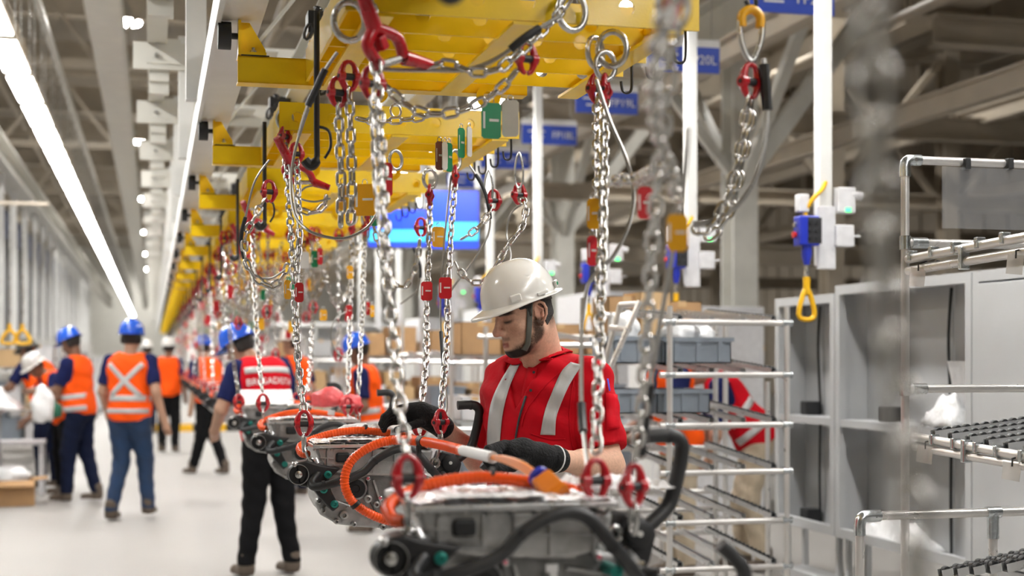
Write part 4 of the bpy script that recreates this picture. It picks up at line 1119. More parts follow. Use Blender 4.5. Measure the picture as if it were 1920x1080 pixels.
def px_ribbon(name, f, left, right, t0, m, parent, origin, off=.003, n=6, c=5):
    """strip between two pixel polylines, laid on the surface that the pixels see"""
    L = spline([(a, b, 0) for a, b in left], n); Rr = spline([(a, b, 0) for a, b in right], n)
    rows, dirs = [], []
    for a, b in zip(L, Rr):
        row, dr = [], []
        for j in range(c):
            q = a + (b - a) * j / (c - 1); s = P(q.x, q.y, t0); e = P(q.x, q.y, t0 + 1) - s; e.normalize()
            row.append(list(s)); dr.append(list(e))
        rows.append(row); dirs.append(dr)
    return ribbon_on(name, f, rows, dirs, m, parent, origin, off)

def helmet(parent, origin, C, R, rad, m, peak=.04, strap=True, scale=1.0):
    """hard hat: C centre of the rim ellipse, R 3x3 (columns forward, left, up), rad (fore-aft, side, height)"""
    C = Vector(C); R = Matrix(R); nA, nB = 40, 12; rows = []
    for i in range(nA):
        a = 2 * math.pi * i / nA; ca, sa = math.cos(a), math.sin(a); row = []
        for j in range(nB + 1):
            e = math.pi / 2 * (1 - j / nB); k = math.cos(e) ** .82; zz = math.sin(e) ** .95
            ridge = 1 + .018 * math.exp(-(sa * k / .22) ** 2) * (zz > .3)
            row.append(Vector((rad[0] * ca * k, rad[1] * sa * k, rad[2] * zz * ridge)))
        fr = max(0, ca) ** 1.6; w = .010 + peak * fr + .012 * max(0, -ca)
        for (f_, dz) in ((.25, -.004), (.6, -.006 - .006 * fr), (1.0, -.007 - .013 * fr)):
            row.append(Vector(((rad[0] + w * f_) * ca, (rad[1] + w * f_ * (.8 + .2 * abs(ca))) * sa, dz)))
        rows.append(row)
    mb = MB(); mb.grid([[C + R @ p - Vector(origin) for p in row] for row in rows], True)
    o = mb.build('helmet_shell', m, parent, True)
    md = o.modifiers.new('thickness', 'SOLIDIFY'); md.thickness = .003; md.offset = -1
    return o
# ------------------------------------------------------------------ the worker in the red vest and white helmet
O = P(1015, 672, 4.42); O.z = 0
RV, FV = Vector((CY, -SY, 0)), Vector((SY, CY, 0))
def facing(beta):
    b = math.radians(beta); n = -RV * math.sin(b) - FV * math.cos(b); l = RV * math.cos(b) - FV * math.sin(b); return n, l
TN, TL = facing(35)
def W(x, y, z): return O + TL * x + TN * y + V(0, 0, z)
RT = Matrix((TL, TN, V(0, 0, 1))).transposed()
man = thing('person', 'worker in white hard hat and red vest with silver stripes, black gloves', 'person', O)
# head frame
HN, HL = facing(64); pt = math.radians(20)
hx = HN * math.cos(pt) - V(0, 0, 1) * math.sin(pt); hz = V(0, 0, 1) * math.cos(pt) + HN * math.sin(pt); hy = HL
RH = Matrix((hx, hy, hz)).transposed()
HC = P(985, 589, 4.33)
def H(x, y, z): return HC + hx * x + hy * y + hz * z
neck0, neck1 = W(0, -.015, 1.36), HC + hx * -.022 + hz * -.05
Lsh, Rsh = W(.178, -.01, 1.365), W(-.160, -.03, 1.36)
Lel, Lwr, Lha = P(1142, 876, 4.24), P(1046, 862, 4.02), P(985, 852, 3.95)
Rel, Rwr, Rha = P(898, 862, 4.68), P(830, 801, 4.50), P(785, 784, 4.46)
def HE(c, r): return f_ell(H(*c), r, RH)
def HCN(a, b, ra, rb): return f_cone(H(*a), H(*b), ra, rb)
skull = f_union([HE((-.001, 0, .045), (.087, .073, .086)), HE((.022, 0, -.02), (.068, .064, .082)), HE((.036, 0, -.062), (.052, .050, .042)), HCN((.076, -.010, -.094), (.076, .010, -.094), .0165, .0165),
    HCN((-.004, .056, -.05), (.060, .024, -.093), .017, .016), HCN((-.004, -.056, -.05), (.060, -.024, -.093), .017, .016)], .03)
cheek = f_union([HE((.052, .046, -.024), (.026, .022, .020)), HE((.052, -.046, -.024), (.026, .022, .020)), HCN((.079, -.034, .030), (.079, .034, .030), .0115, .0115), HE((.072, 0, -.074), (.026, .028, .026))], .02)
sock = f_union([HE((.100, .032, .008), (.021, .018, .012)), HE((.100, -.032, .008), (.021, .018, .012))], .005)
eyes = f_union([HE((.0755, .031, .008), (.0125, .0140, .0110)), HE((.0755, -.031, .008), (.0125, .0140, .0110))], .003)
nose = f_union([HCN((.086, 0, .022), (.110, 0, -.019), .0075, .0095), HE((.111, 0, -.024), (.0125, .0115, .0105)), HE((.098, .0125, -.029), (.011, .0080, .008)), HE((.098, -.0125, -.029), (.011, .0075, .008))], .010)
lips = f_union([HCN((.0905, -.016, -.061), (.0965, 0, -.0585), .0045, .0058), HCN((.0905, .016, -.061), (.0965, 0, -.0585), .0045, .0058), HCN((.088, -.014, -.071), (.0935, 0, -.0725), .005, .0066), HCN((.088, .014, -.071), (.0935, 0, -.0725), .005, .0066)], .004)
mouthcut = HCN((.100, -.018, -.0655), (.100, .018, -.0655), .0022, .0022)
nostr = f_union([HE((.103, .0065, -.037), (.006, .0035, .003)), HE((.103, -.0065, -.037), (.006, .0035, .003))], .002)
Rear = RH @ Matrix.Rotation(math.radians(-18), 3, 'Y')
def ear(sg):
    def q(x, z, o=0.0): return H(x, sg * (.070 + (.006 - x) * .42 + o), z)
    hl = [(.008, .004), (.006, .018), (-.004, .030), (-.018, .032), (-.028, .022), (-.031, .006), (-.027, -.010), (-.018, -.022), (-.008, -.031), (.001, -.029), (.005, -.020)]
    rr = [.0035, .0042, .0046, .0046, .0044, .0042, .004, .0042, .0062, .0058, .0045]
    rim = f_union([f_cone(q(*hl[i]), q(*hl[i + 1]), rr[i], rr[i + 1]) for i in range(len(hl) - 1)], .003)
    Re = RH @ Matrix.Rotation(sg * .38, 3, 'Z')
    plate = f_ell(q(-.012, 0, -.0075), (.021, .0045, .030), Re)
    anti = f_union([f_cone(q(-.010, .020, -.001), q(-.021, .006, -.001), .003, .0035), f_cone(q(-.021, .006, -.001), q(-.014, -.014, -.002), .0035, .004)], .003)
    trag = f_ell(q(.005, -.003, .001), (.0055, .005, .0065), RH)
    return f_union([rim, plate, anti, trag], .0025)
EAR_L, EAR_R = ear(1), ear(-1)
neck = f_union([f_cone(neck1, neck0, .053, .060), f_cone(H(-.038, 0, -.02), W(0, -.045, 1.40), .040, .052), f_cone(H(.0, 0, -.080), W(0, .025, 1.35), .03, .03)], .03)
def f_head(p):
    d = smin(skull(p), cheek(p), .016)
    d = -smin(-d, sock(p), .012)          # carve sockets
    d = smin(d, eyes(p), .004)
    d = smin(d, nose(p), .010)
    d = smin(d, lips(p), .004)
    d = -smin(-d, mouthcut(p), .002)
    d = -smin(-d, nostr(p), .002)
    d = smin(d, neck(p), .025)
    d = smin(d, EAR_L(p), .005); d = smin(d, EAR_R(p), .005)
    return d
def hmap(vs):
    q = (vs - npv(HC)) @ np.array(RH, dtype=np.float32); return q
def sm(x, a, b):
    t = np.clip((x - a) / (b - a), 0, 1); return t * t * (3 - 2 * t)
def skin_col(vs):
    q = hmap(vs); x, y, z = q[:, 0], q[:, 1], q[:, 2]; ay = np.abs(y)
    base = np.tile(np.array([[.66, .40, .285]], dtype=np.float32), (len(vs), 1))
    def mix(c, w):
        nonlocal base
        base = base * (1 - w[:, None]) + np.array([c], dtype=np.float32) * w[:, None]
    near = sm(-z, -.1, -.05)
    red = np.exp(-((x - .108) / .016) ** 2 - (y / .016) ** 2 - ((z + .025) / .014) ** 2) * .7
    mix((.46, .13, .10), red)
    mix((.47, .16, .12), .5 * np.exp(-((x + .012) / .025) ** 2 - ((ay - .08) / .012) ** 2 - ((z + .004) / .03) ** 2))
    mix((.46, .20, .14), .35 * np.exp(-((x - .07) / .03) ** 2 - ((ay - .045) / .02) ** 2 - ((z + .03) / .02) ** 2))
    # lips
    lip = np.exp(-((z + .066) / .0085) ** 4) * sm(x, .083, .09) * (1 - sm(ay, .018, .024))
    mix((.36, .12, .10), lip * .95)
    # eye sockets, lash line and brows
    eye = sm(x, .05, .06) * np.exp(-((ay - .032) / .017) ** 4)
    mix((.36, .18, .12), .6 * eye * np.exp(-((z - .010) / .014) ** 4))
    mix((.012, .008, .007), .98 * eye * np.exp(-((z - .0015 - .10 * (ay - .032) ** 2 / .02) / .0052) ** 2))
    brow = sm(x, .04, .06) * sm(ay, .010, .016) * (1 - sm(ay, .048, .060)) * np.exp(-((z - .0290 + .12 * np.maximum(ay - .036, 0)) / .0072) ** 4)
    mix((.014, .010, .008), .97 * brow)
    # beard: dense on the chin, stubble on jaw and lip
    jaw = -.070 - .15 * np.maximum(.045 - x, 0) * 0 
    chin = sm(-z, .079, .088) * sm(x, .028, .046) * (1 - sm(-z, .108, .116))
    noise = np.random.RandomState(3).rand(len(vs)).astype(np.float32)
    def seg(x0, z0, x1, z1):
        dx, dz = x1 - x0, z1 - z0; h_ = np.clip(((x - x0) * dx + (z - z0) * dz) / (dx * dx + dz * dz), 0, 1); return np.hypot(x - x0 - h_ * dx, z - z0 - h_ * dz)
    dj = np.minimum(np.minimum(seg(.002, -.030, .010, -.062), seg(.010, -.062, .042, -.083)), seg(.042, -.083, .075, -.092))
    side = (1 - sm(dj, .010, .024)) * sm(ay, .012, .022) * sm(x, -.022, -.008)
    sideb = sm(x, -.004, .004) * (1 - sm(x, .018, .03)) * sm(-z, .0, .03) * (1 - sm(-z, .07, .09))
    must = np.exp(-((z + .0490) / .006) ** 4) * sm(x, .078, .088) * (1 - sm(ay, .022, .03))
    under = sm(-z, .085, .1) * sm(x, .0, .03) * (1 - sm(-z, .112, .125))
    nape = sm(-x, .028, .045) * sm(z, -.075, -.03)
    mix((.03, .022, .018), np.clip(nape * (.55 + .4 * noise), 0, .95))
    mix((.006, .0045, .004), np.clip(chin * .99, 0, 1))
    mix((.03, .019, .015), np.clip(side * (.55 + .4 * noise) + sideb * .25, 0, .9))
    mix((.10, .06, .05), must * .5)
    mix((.09, .055, .045), under * (.4 + .3 * noise) * (1 - chin))
    return np.clip(base, 0, 1)
armskin = f_union([f_cone(Lsh, Lel, .047, .043), f_cone(Lel, Lwr, .043, .029), f_cone(Lel.lerp(Lwr, .1), Lel.lerp(Lwr, .5), .044, .038), f_cone(Lwr, Lha, .028, .03)], .03)
armskinR = f_union([f_cone(Rsh, Rel, .047, .042), f_cone(Rel, Rwr, .042, .029), f_cone(Rwr, Rha, .028, .03)], .03)
chest = f_union([f_ell(W(0, .005, 1.24), (.172, .112, .20), RT), f_ell(W(0, .012, 1.02), (.158, .115, .22), RT), f_ell(W(0, 0, .90), (.165, .115, .14), RT), f_cone(W(.12, -.01, 1.335), W(-.12, -.01, 1.335), .066, .066), f_cone(W(.03, -.03, 1.375), W(.15, -.02, 1.352), .04, .045), f_cone(W(-.03, -.03, 1.375), W(-.15, -.02, 1.352), .04, .045)], .06)
Lhp, Rhp, Lkn, Rkn, Lan, Ran = W(.09, 0, .88), W(-.09, 0, .88), W(.11, .04, .49), W(-.11, .03, .49), W(.12, .0, .09), W(-.13, -.02, .09)
legs = f_union([f_cone(Lhp, Lkn, .085, .058), f_cone(Lkn, Lan, .058, .042), f_cone(Rhp, Rkn, .085, .058), f_cone(Rkn, Ran, .058, .042)], .03)
full = f_union([chest, legs], .05)
def f_body(p):
    d = smin(f_head(p), full(p), .03); return smin(smin(d, armskin(p), .025), armskinR(p), .025)
# one skin surface at two densities would split the body: one mesh, one density for head, neck and arms
def skin_all(vs): return skin_col(vs)
lo, hi = bounds([H(.13, .09, .1), H(-.12, -.09, .13), H(.13, 0, -.12), W(0, .04, 1.33), W(0, -.08, 1.33), W(.08, 0, 1.33), W(-.08, 0, 1.33)], .012)
sdf_obj('head', f_head, lo, hi, .0026, 'skin', man, O, skin_col)
lo, hi = bounds([Lsh, Lel, Lwr, Lha, Rsh, Rel, Rwr, Rha, W(.2, .1, .7), W(-.2, -.1, .7)], .06)
fb = f_union([full, armskin, armskinR], .025)
sdf_obj('body', fb, (lo[0], lo[1], .05), (hi[0], hi[1], 1.45), .009, 'skin', man, O, skin_col)
# hair under the helmet
fh_ = f_off(f_head, .004)
hairreg = f_and(f_plane(H(-.022, 0, 0), tuple(hx * 1.0 + hz * -.1)), f_plane(H(-.03, 0, -.048), tuple(-hz - hx * .5)))
side = f_and(f_plane(H(.045, 0, 0), tuple(hx)), f_plane(H(0, 0, .026), tuple(-hz)))
temple = f_and(f_plane(H(.024, 0, 0), tuple(hx)), f_plane(H(0, 0, -.002), tuple(-hz)))
def f_hair(p):
    reg = np.minimum(np.minimum(hairreg(p), side(p)), temple(p))
    q = (p - npv(HC)) @ np.array(RH, dtype=np.float32); d = np.maximum(smin(skull(p), neck(p), .025) - .0005 - .0065 * sm(q[:, 2], -.055, -.005), reg)
    return np.maximum(d, -(np.minimum(EAR_L(p), EAR_R(p)) - .0035))
lo, hi = bounds([H(-.12, .09, -.08), H(.06, -.09, .13)], .03)
sdf_obj('hair', f_hair, lo, hi, .004, 'hair', man, O)
# helmet, suspension and chin strap
pth = math.radians(18); hxx = HN * math.cos(pth) - V(0, 0, 1) * math.sin(pth); hzz = V(0, 0, 1) * math.cos(pth) + HN * math.sin(pth)
RHH = Matrix((hxx, hy, hzz)).transposed()
hc = H(.004, 0, .050)
hs = helmet(man, O, hc, RHH, (.120, .103, .120), 'helmet_white', .036)
def hp(x, y, z): return hc + hxx * x + hy * y + hzz * z - O
MB().box(hp(.055, .093, .016), (.034, .012, .022), RHH @ Matrix.Rotation(-.35, 3, 'Z')).build('vent_block', 'helmet_white', man, False, .004)
MB().box(hp(-.03, .103, .006), (.036, .010, .009), RHH).build('accessory_slot', 'helmet_white', man, False, .002)
bq = MB().box(hp(-.103, .062, .016), (.030, .008, .020), RHH @ Matrix.Rotation(.95, 3, 'Z')).build('helmet_badge', 'helmet_white', man, False, .002)
MB().box(hp(-.106, .0665, .016), (.016, .003, .009), RHH @ Matrix.Rotation(.95, 3, 'Z')).build('badge_print', 'green_tag', bq)
sus = []
for i in range(28):
    a = 2 * math.pi * i / 28; sus.append([hp(.094 * math.cos(a) - .006, .083 * math.sin(a), .012), hp(.094 * math.cos(a) - .006, .083 * math.sin(a), -.004 - .026 * max(0, -math.cos(a)))])
o = MB().grid(sus, True).build('headband', 'strap', man, True); o.modifiers.new('thickness', 'SOLIDIFY').thickness = .002
px_ribbon('chin_strap', f_head, [(988, 562), (988, 600), (986, 630), (984, 644), (977, 655)], [(999, 562), (998, 600), (996, 632), (994, 646), (988, 659)], 3.9, 'strap', man, O, .0045, 6, 4)
# polo shirt and vest
slL, slR = f_cone(Lsh, Lel.lerp(Lsh, .16), .066, .068), f_cone(Rsh, Rel.lerp(Rsh, .2), .052, .053)
def cut_at(f, a, b, fr):
    q = a.lerp(b, fr); return f_and(f, f_plane(q, tuple(b - a)))
shirt_u = f_union([f_off(chest, .010), cut_at(slL, Lsh, Lel, .80), cut_at(slR, Rsh, Rel, .78)], .045)
def wr(p):   # cloth folds
    return .0052 * np.sin(p[:, 0] * 31 + p[:, 2] * 23 + 2 * np.sin(p[:, 1] * 17)) * np.sin(p[:, 2] * 37 - p[:, 0] * 12) + .002 * np.sin(p[:, 2] * 75 + p[:, 0] * 40)
neckcut = f_cone(W(0, .0, 1.36), W(0, .0, 1.6), .066, .075)
vneck_ = f_cone(W(-.004, .12, 1.30), W(-.004, .10, 1.45), .012, .04)
def f_shirt(p):
    d = shirt_u(p) - wr(p); d = np.maximum(d, -neckcut(p)); return np.maximum(d, .86 - p[:, 2])
lo, hi = bounds([Lsh, Lel, Rsh, Rel, W(.2, .13, .85), W(-.2, -.13, .85)], .075)
f_cutL = f_plane(Lsh.lerp(Lel, .80), tuple(Lel - Lsh)); f_cutR = f_plane(Rsh.lerp(Rel, .78), tuple(Rel - Rsh))
nearL, nearR = f_cone(Lsh.lerp(Lel, .5), Lel, .095, .09), f_cone(Rsh.lerp(Rel, .5), Rel, .09, .09)
def f_shirt2(p):
    d = f_shirt(p)
    d = np.maximum(d, np.minimum(np.where(nearL(p) < 0, f_cutL(p), -1), .02))
    return np.maximum(d, np.minimum(np.where(nearR(p) < 0, f_cutR(p), -1), .02))
sdf_obj('polo_shirt', f_shirt2, (lo[0], lo[1], .84), (hi[0], hi[1], 1.47), .0058, 'red_knit', man, O)
armhole = f_union([f_cone(W(.205, 0, 1.36), W(.255, 0, 1.12), .075, .075), f_cone(W(-.205, 0, 1.36), W(-.255, 0, 1.12), .075, .075)], .01)
vcut = f_and(f_plane(W(.0, .0, 1.265), (0, 0, -1)), f_plane(W(-.006, 0, 1.275), tuple((TL * 1 - V(0, 0, .55)).normalized())), f_plane(W(-.006, 0, 1.275), tuple((-TL * 1 - V(0, 0, .55)).normalized())), f_plane(W(0, -.02, 1.3), tuple(-TN)))
vest_u = f_union([f_off(chest, .019)], .04)
ncut2 = f_cone(W(0, .0, 1.36), W(0, .0, 1.6), .082, .09)
def f_vest(p):
    d = vest_u(p) - 1.2 * wr(p); d = np.maximum(d, -armhole(p)); d = np.maximum(d, -ncut2(p)); d = np.maximum(d, -vcut(p)); return np.maximum(d, .80 - p[:, 2])
lo, hi = bounds([W(.22, .16, .8), W(-.22, -.16, .8), W(.22, -.16, 1.4), W(-.22, .16, 1.4)], .02)
sdf_obj('vest', f_vest, (lo[0], lo[1], .78), (hi[0], hi[1], 1.47), .0058, 'red_cloth', man, O)
fclo = lambda p: np.minimum(f_vest(p), f_shirt2(p))
T0 = 3.95
px_ribbon('reflective_stripe', fclo, [(958, 682), (935, 721), (920, 759), (914, 807), (914, 850), (916, 905)], [(974, 683), (955, 726), (943, 773), (938, 818), (936, 850), (938, 905)], T0, 'reflective', man, O, .0025)
px_ribbon('reflective_stripe', fclo, [(1070, 679), (1052, 698), (1032, 743), (1021, 773), (1013, 815)], [(1091, 684), (1068, 721), (1052, 757), (1043, 784), (1041, 816)], T0, 'reflective', man, O, .0025)
px_ribbon('reflective_waistband', fclo, [(u, 868 + (u - 915) * .10) for u in range(912, 1085, 16)], [(u, 892 + (u - 915) * .08) for u in range(912, 1085, 16)], T0, 'reflective', man, O, .0022)
px_ribbon('zip', fclo, [(984, 742), (973, 779), (966.5, 812), (962, 845), (952, 879), (945, 909), (938, 935)], [(988, 743), (976, 781), (969.5, 813), (965, 846), (955, 881), (948, 911), (941, 936)], T0, 'ink', man, O, .003, 6, 3)
px_ribbon('shirt_placket', f_shirt2, [(990, 688), (983, 715), (977, 745)], [(1007, 690), (1000, 718), (988, 748)], T0, 'red_knit', man, O, .003, 6, 4)
for (u, v) in ((1001, 698), (995, 732)):
    q, ok = trace(fclo, [list(P(u, v, T0))], [list((P(u, v, 5) - P(u, v, 4)).normalized())], .004)
    q = Vector(q[0].tolist()) - O; MB().tube([q, q - FV * .003], .0045, 10).build('button', 'ink', man, True)
for nm, L_, R_ in (('vest_seam', [(1081, 688), (1072, 730), (1067, 790), (1074, 845)], [(1082.5, 688), (1073.5, 730), (1068.5, 790), (1075.5, 845)]), ('vest_seam', [(995, 812), (1030, 822), (1060, 822)], [(995, 814), (1030, 824), (1060, 824)]), ('vest_seam', [(1060, 688), (1022, 722), (986, 768), (976, 800)], [(1062, 689), (1024, 723), (988, 769), (978, 801)]), ('sleeve_pocket', [(1136, 705), (1136, 760), (1137, 806)], [(1156, 715), (1159, 760), (1162, 803)])):
    px_ribbon(nm, fclo, L_, R_, T0, 'red_cloth', man, O, .002 if nm == 'vest_seam' else .004, 5, 3)
px_ribbon('pen', fclo, [(1138, 710), (1142, 733)], [(1140.5, 709.5), (1144.5, 732.5)], T0, 'blue_pen', man, O, .008, 4, 3)
# collar: a band round the neck folded outward, open in front
cols_ = []
for i in range(41):
    th = math.radians(16 + i * 8.2); ct, st = math.cos(th), math.sin(th)      # 0 = front
    fb_ = (1 - ct) / 2; tip = math.exp(-((min(th, 2 * math.pi - th) - .28) / .38) ** 2)
    zt = 1.405 + .064 * fb_; row = []
    for (r, dz) in ((.064, -.045), (.066, -.012), (.069, .002), (.074, .003), (.082, -.008), (.091 + .004 * tip, -.024 - .01 * tip), (.101 + .014 * tip, -.036 - .03 * tip)):
        sg_ = 1 if th < math.pi else -1; an = th + sg_ * .55 * tip * max(0, (r - .072) / .04)
        row.append(W(r * math.sin(an), r * math.cos(an) + .004, zt + dz))
    cols_.append(row)
fl_ = [[list(Vector((p.x, p.y, 1.62))) for p in row[3:]] for row in cols_]
qq, ok = trace(fclo, np.array(fl_).reshape(-1, 3), np.tile([[0, 0, -1.0]], (41 * 4, 1)), .009, .5)
qq = qq.reshape(41, 4, 3)
for i, row in enumerate(cols_):
    for j in range(4):
        p = row[3 + j]; zs = float(qq[i, j, 2]); p.z = max(p.z, zs) if zs > 1.2 else p.z
        if j == 3: p.z = max(min(p.z, zs + .002), 1.3)
o = MB().grid([[p - O for p in row] for row in cols_]).build('collar', 'red_cloth', man, True); md = o.modifiers.new('thickness', 'SOLIDIFY'); md.thickness = .003
# trousers and boots
ft = f_and(f_off(f_union([f_ell(W(0, 0, .92), (.165, .115, .15), RT), legs], .05), .014), lambda p: p[:, 2] - .93, lambda p: .10 - p[:, 2])
lo, hi = bounds([Lkn, Rkn, Lan, Ran, W(.2, .14, .9), W(-.2, -.14, .9)], .08)
sdf_obj('trousers', ft, (lo[0], lo[1], .06), (hi[0], hi[1], .96), .013, 'black_trouser', man, O)
for a in (Lan, Ran):
    fbt = f_and(f_union([f_cone(a + V(0, 0, .08), a + V(0, 0, -.02), .055, .055), f_cone(a + V(0, 0, -.045), a + TN * .13 + V(0, 0, -.05), .045, .038)], .03), lambda p: .002 - p[:, 2])
    lo, hi = bounds([a + V(0, 0, .1), a + TN * .18, a - TN * .08, V(a.x, a.y, 0)], .06)
    sdf_obj('boot', fbt, (lo[0], lo[1], -.02), hi, .012, 'boot', man, O)
# gloves with five fingers each
def hand(name, wrist, pts_palm, fingers, thumb, cuff):
    fs = [f_cone(wrist, pts_palm[0], .037, .036)] + [f_cone(a, b, ra, rb) for a, b, ra, rb in zip(pts_palm[:-1], pts_palm[1:], (.036, .034, .032), (.034, .032, .03))]
    palm = f_union(fs, .02); fing = []
    for ch in fingers + [thumb]:
        r0 = .0118 if ch is not thumb else .0135
        fing.append(f_union([f_cone(a, b, r0 - .0010 * i, r0 - .0010 * (i + 1)) for i, (a, b) in enumerate(zip(ch[:-1], ch[1:]))], .006))
    def f(p):
        d = palm(p)
        for g in fing: d = smin(d, g(p), .008)
        return d
    allp = [wrist] + pts_palm + [q for ch in fingers + [thumb] for q in ch]
    lo, hi = bounds(allp, .05)
    sdf_obj(name, f, lo, hi, .0036, 'glove', man, O)
    return f
# left hand, in front of the vest, closed on the cable end
kn = [P(946, 832, 3.93), P(938, 842, 3.90), P(936, 854, 3.88), P(940, 866, 3.87)]
fing = []
for i, k in enumerate(kn):
    b1 = k + (P(915 + i * 2, 842 + i * 8, 3.86) - k) * 1.0; b2 = P(912 + i * 4, 862 + i * 5, 3.84); b3 = P(930 + i * 3, 872 + i * 4, 3.85)
    fing.append([k, b1, b2, b3])
fl = hand('left_glove', Lwr, [P(1012, 856, 3.98), P(980, 846, 3.95), P(958, 847, 3.93)], fing, [P(985, 866, 3.93), P(962, 876, 3.88), P(944, 878, 3.86)], True)
d = (P(1040, 862, 4.02) - P(1000, 854, 3.96)).normalized()
c = P(1040, 861, 4.01); M = Matrix.Translation(c - O) @ frame_from(d).to_4x4()
MB().lathe([(.0375, -.003), (.0405, -.002), (.0405, .002), (.0375, .003)], 24, M, caps=False).build('glove_cuff_edge', 'paper', man, True)
MB().lathe([(.030, .004), (.0395, .002), (.0385, -.012), (.034, -.02)], 24, M, caps=False).build('glove_cuff', 'glove', man, True)
# right hand reaching over the drive unit
kn = [P(757, 764, 4.40), P(748, 772, 4.44), P(744, 781, 4.48), P(748, 790, 4.50)]
fing = []
for i, k in enumerate(kn):
    fing.append([k, P(734 - i * 1, 770 + i * 7, 4.40 + i * .03), P(720, 782 + i * 6, 4.38 + i * .03), P(714 + i * 2, 795 + i * 4, 4.37 + i * .03)])
hand('right_glove', Rwr, [P(812, 786, 4.47), P(790, 776, 4.45), P(770, 774, 4.45)], fing, [P(790, 792, 4.42), P(766, 800, 4.38), P(745, 806, 4.36)], True)
# ------------------------------------------------------------------ the other people
def person(label, u, t, face, H=1.72, lean=0, shirt='navy_cloth', vest='orange_vest', trousers='denim', helm='helmet_blue', skin='skin_brown',
           arms=None, legs=None, head=(0, .03, 1.585), hpitch=0, hyaw=0, stripes=(), h=.0145, gloves=False, group=None, text=None, sink=0.0, hair=True, vlen=.86):
    """a whole figure; face = heading in degrees seen from above, 0 = away from camera, 90 = to the picture's left"""
    s = H / 1.72
    base = P(u, 672, t); base.z = -sink
    a = math.radians(face); fw = FV * math.cos(a) - RV * math.sin(a); lf = -RV * math.cos(a) - FV * math.sin(a)
    root = thing('person', label, 'person', V(base.x, base.y, 0), group)
    O_ = V(base.x, base.y, 0)
    ln = math.radians(lean); hipz = .93
    def L0(x, y, z): return base + (lf * x + fw * y + V(0, 0, z)) * s
    def T(x, y, z):      # upper body, leaning about the hips
        dz = z - hipz; return L0(x, y * math.cos(ln) + dz * math.sin(ln), hipz + dz * math.cos(ln) - y * math.sin(ln))
    up = V(0, 0, 1) * math.cos(ln) + fw * math.sin(ln); fwl = fw * math.cos(ln) - V(0, 0, 1) * math.sin(ln)
    RT_ = Matrix((lf, fwl, up)).transposed()
    ar = dict(el=(.23, -.03, 1.11), wl=(.24, .05, .86), hl=(.24, .08, .78), er=(-.23, -.03, 1.11), wr=(-.24, .05, .86), hr=(-.24, .08, .78))
    ar.update(arms or {})
    lg = dict(kl=(.095, .03, .49), al=(.10, .0, .09), kr=(-.095, .03, .49), ar=(-.10, .0, .09)); lg.update(legs or {})
    shl, shr = T(.18, 0, 1.385), T(-.18, 0, 1.385)
    A = {k: T(*v) for k, v in ar.items()}; G = {k: L0(*v) for k, v in lg.items()}
    hc_ = T(*head); p_ = math.radians(hpitch) + ln * .6; y_ = math.radians(hyaw)
    hf = fw * math.cos(y_) + lf * math.sin(y_); hl_ = lf * math.cos(y_) - fw * math.sin(y_)
    hx_ = hf * math.cos(p_) - V(0, 0, 1) * math.sin(p_); hz_ = V(0, 0, 1) * math.cos(p_) + hf * math.sin(p_)
    RH_ = Matrix((hx_, hl_, hz_)).transposed()
    def Hh(x, y, z): return hc_ + (hx_ * x + hl_ * y + hz_ * z) * s
    headf = f_union([f_ell(Hh(-.01, 0, .03), (.095 * s, .075 * s, .09 * s), RH_), f_ell(Hh(.03, 0, -.04), (.06 * s, .055 * s, .08 * s), RH_), f_cone(Hh(.085, 0, .0), Hh(.105, 0, -.03), .009 * s, .012 * s),
                     f_ell(Hh(-.01, .078, -.01), (.018 * s, .01 * s, .03 * s), RH_), f_ell(Hh(-.01, -.078, -.01), (.018 * s, .01 * s, .03 * s), RH_), f_cone(Hh(-.02, 0, -.06), T(0, -.01, 1.40), .052 * s, .058 * s)], .02)
    def hand_f(w, hnd):
        d = (hnd - w).normalized(); sd = d.cross(fw); sd = sd.normalized() if sd.length > .1 else lf
        fs = [f_cone(w, hnd, .03 * s, .034 * s)]
        for i, off in enumerate((-.027, -.009, .009, .027)):
            fs.append(f_cone(hnd + sd * off * s, hnd + sd * off * s + (d * .065 + fw * .02) * s * (1 - .1 * abs(i - 1.5)), .0105 * s, .008 * s))
        fs.append(f_cone(w.lerp(hnd, .5) + fw * .02 * s, hnd + (fw * .045 + d * .01) * s, .012 * s, .009 * s))
        return f_union(fs, .012)
    armL = f_union([f_cone(shl, A['el'], .05 * s, .043 * s), f_cone(A['el'], A['wl'], .043 * s, .03 * s)], .02)
    armR = f_union([f_cone(shr, A['er'], .05 * s, .043 * s), f_cone(A['er'], A['wr'], .043 * s, .03 * s)], .02)
    handL, handR = hand_f(A['wl'], A['hl']), hand_f(A['wr'], A['hr'])
    torso = f_union([f_ell(T(0, .0, 1.25), (.165 * s, .11 * s, .20 * s), RT_), f_ell(T(0, .005, 1.05), (.15 * s, .11 * s, .2 * s), RT_), f_cone(T(.11, -.005, 1.345), T(-.11, -.005, 1.345), .068 * s, .068 * s), f_ell(L0(0, 0, .93), (.16 * s, .115 * s, .15 * s), Matrix((lf, fw, V(0, 0, 1))).transposed())], .07)
    hipl, hipr = L0(.085, 0, .88), L0(-.085, 0, .88)
    legf = f_union([f_cone(hipl, G['kl'], .088 * s, .06 * s), f_cone(G['kl'], G['al'], .058 * s, .043 * s), f_cone(hipr, G['kr'], .088 * s, .06 * s), f_cone(G['kr'], G['ar'], .058 * s, .043 * s)], .03)
    body = f_union([headf, torso, armL, armR, legf, handL, handR], .022)
    pts = [shl, shr, hc_, Hh(.1, 0, .13), Hh(-.1, 0, .13), hipl, hipr] + list(A.values()) + list(G.values()) + [T(0, .2, 1.2), T(0, -.2, 1.2), A['hl'] + (A['hl'] - A['wl']), A['hr'] + (A['hr'] - A['wr'])]
    lo, hi = bounds(pts, .09)
    sdf_obj('body', body, lo, hi, h, skin, root, O_)
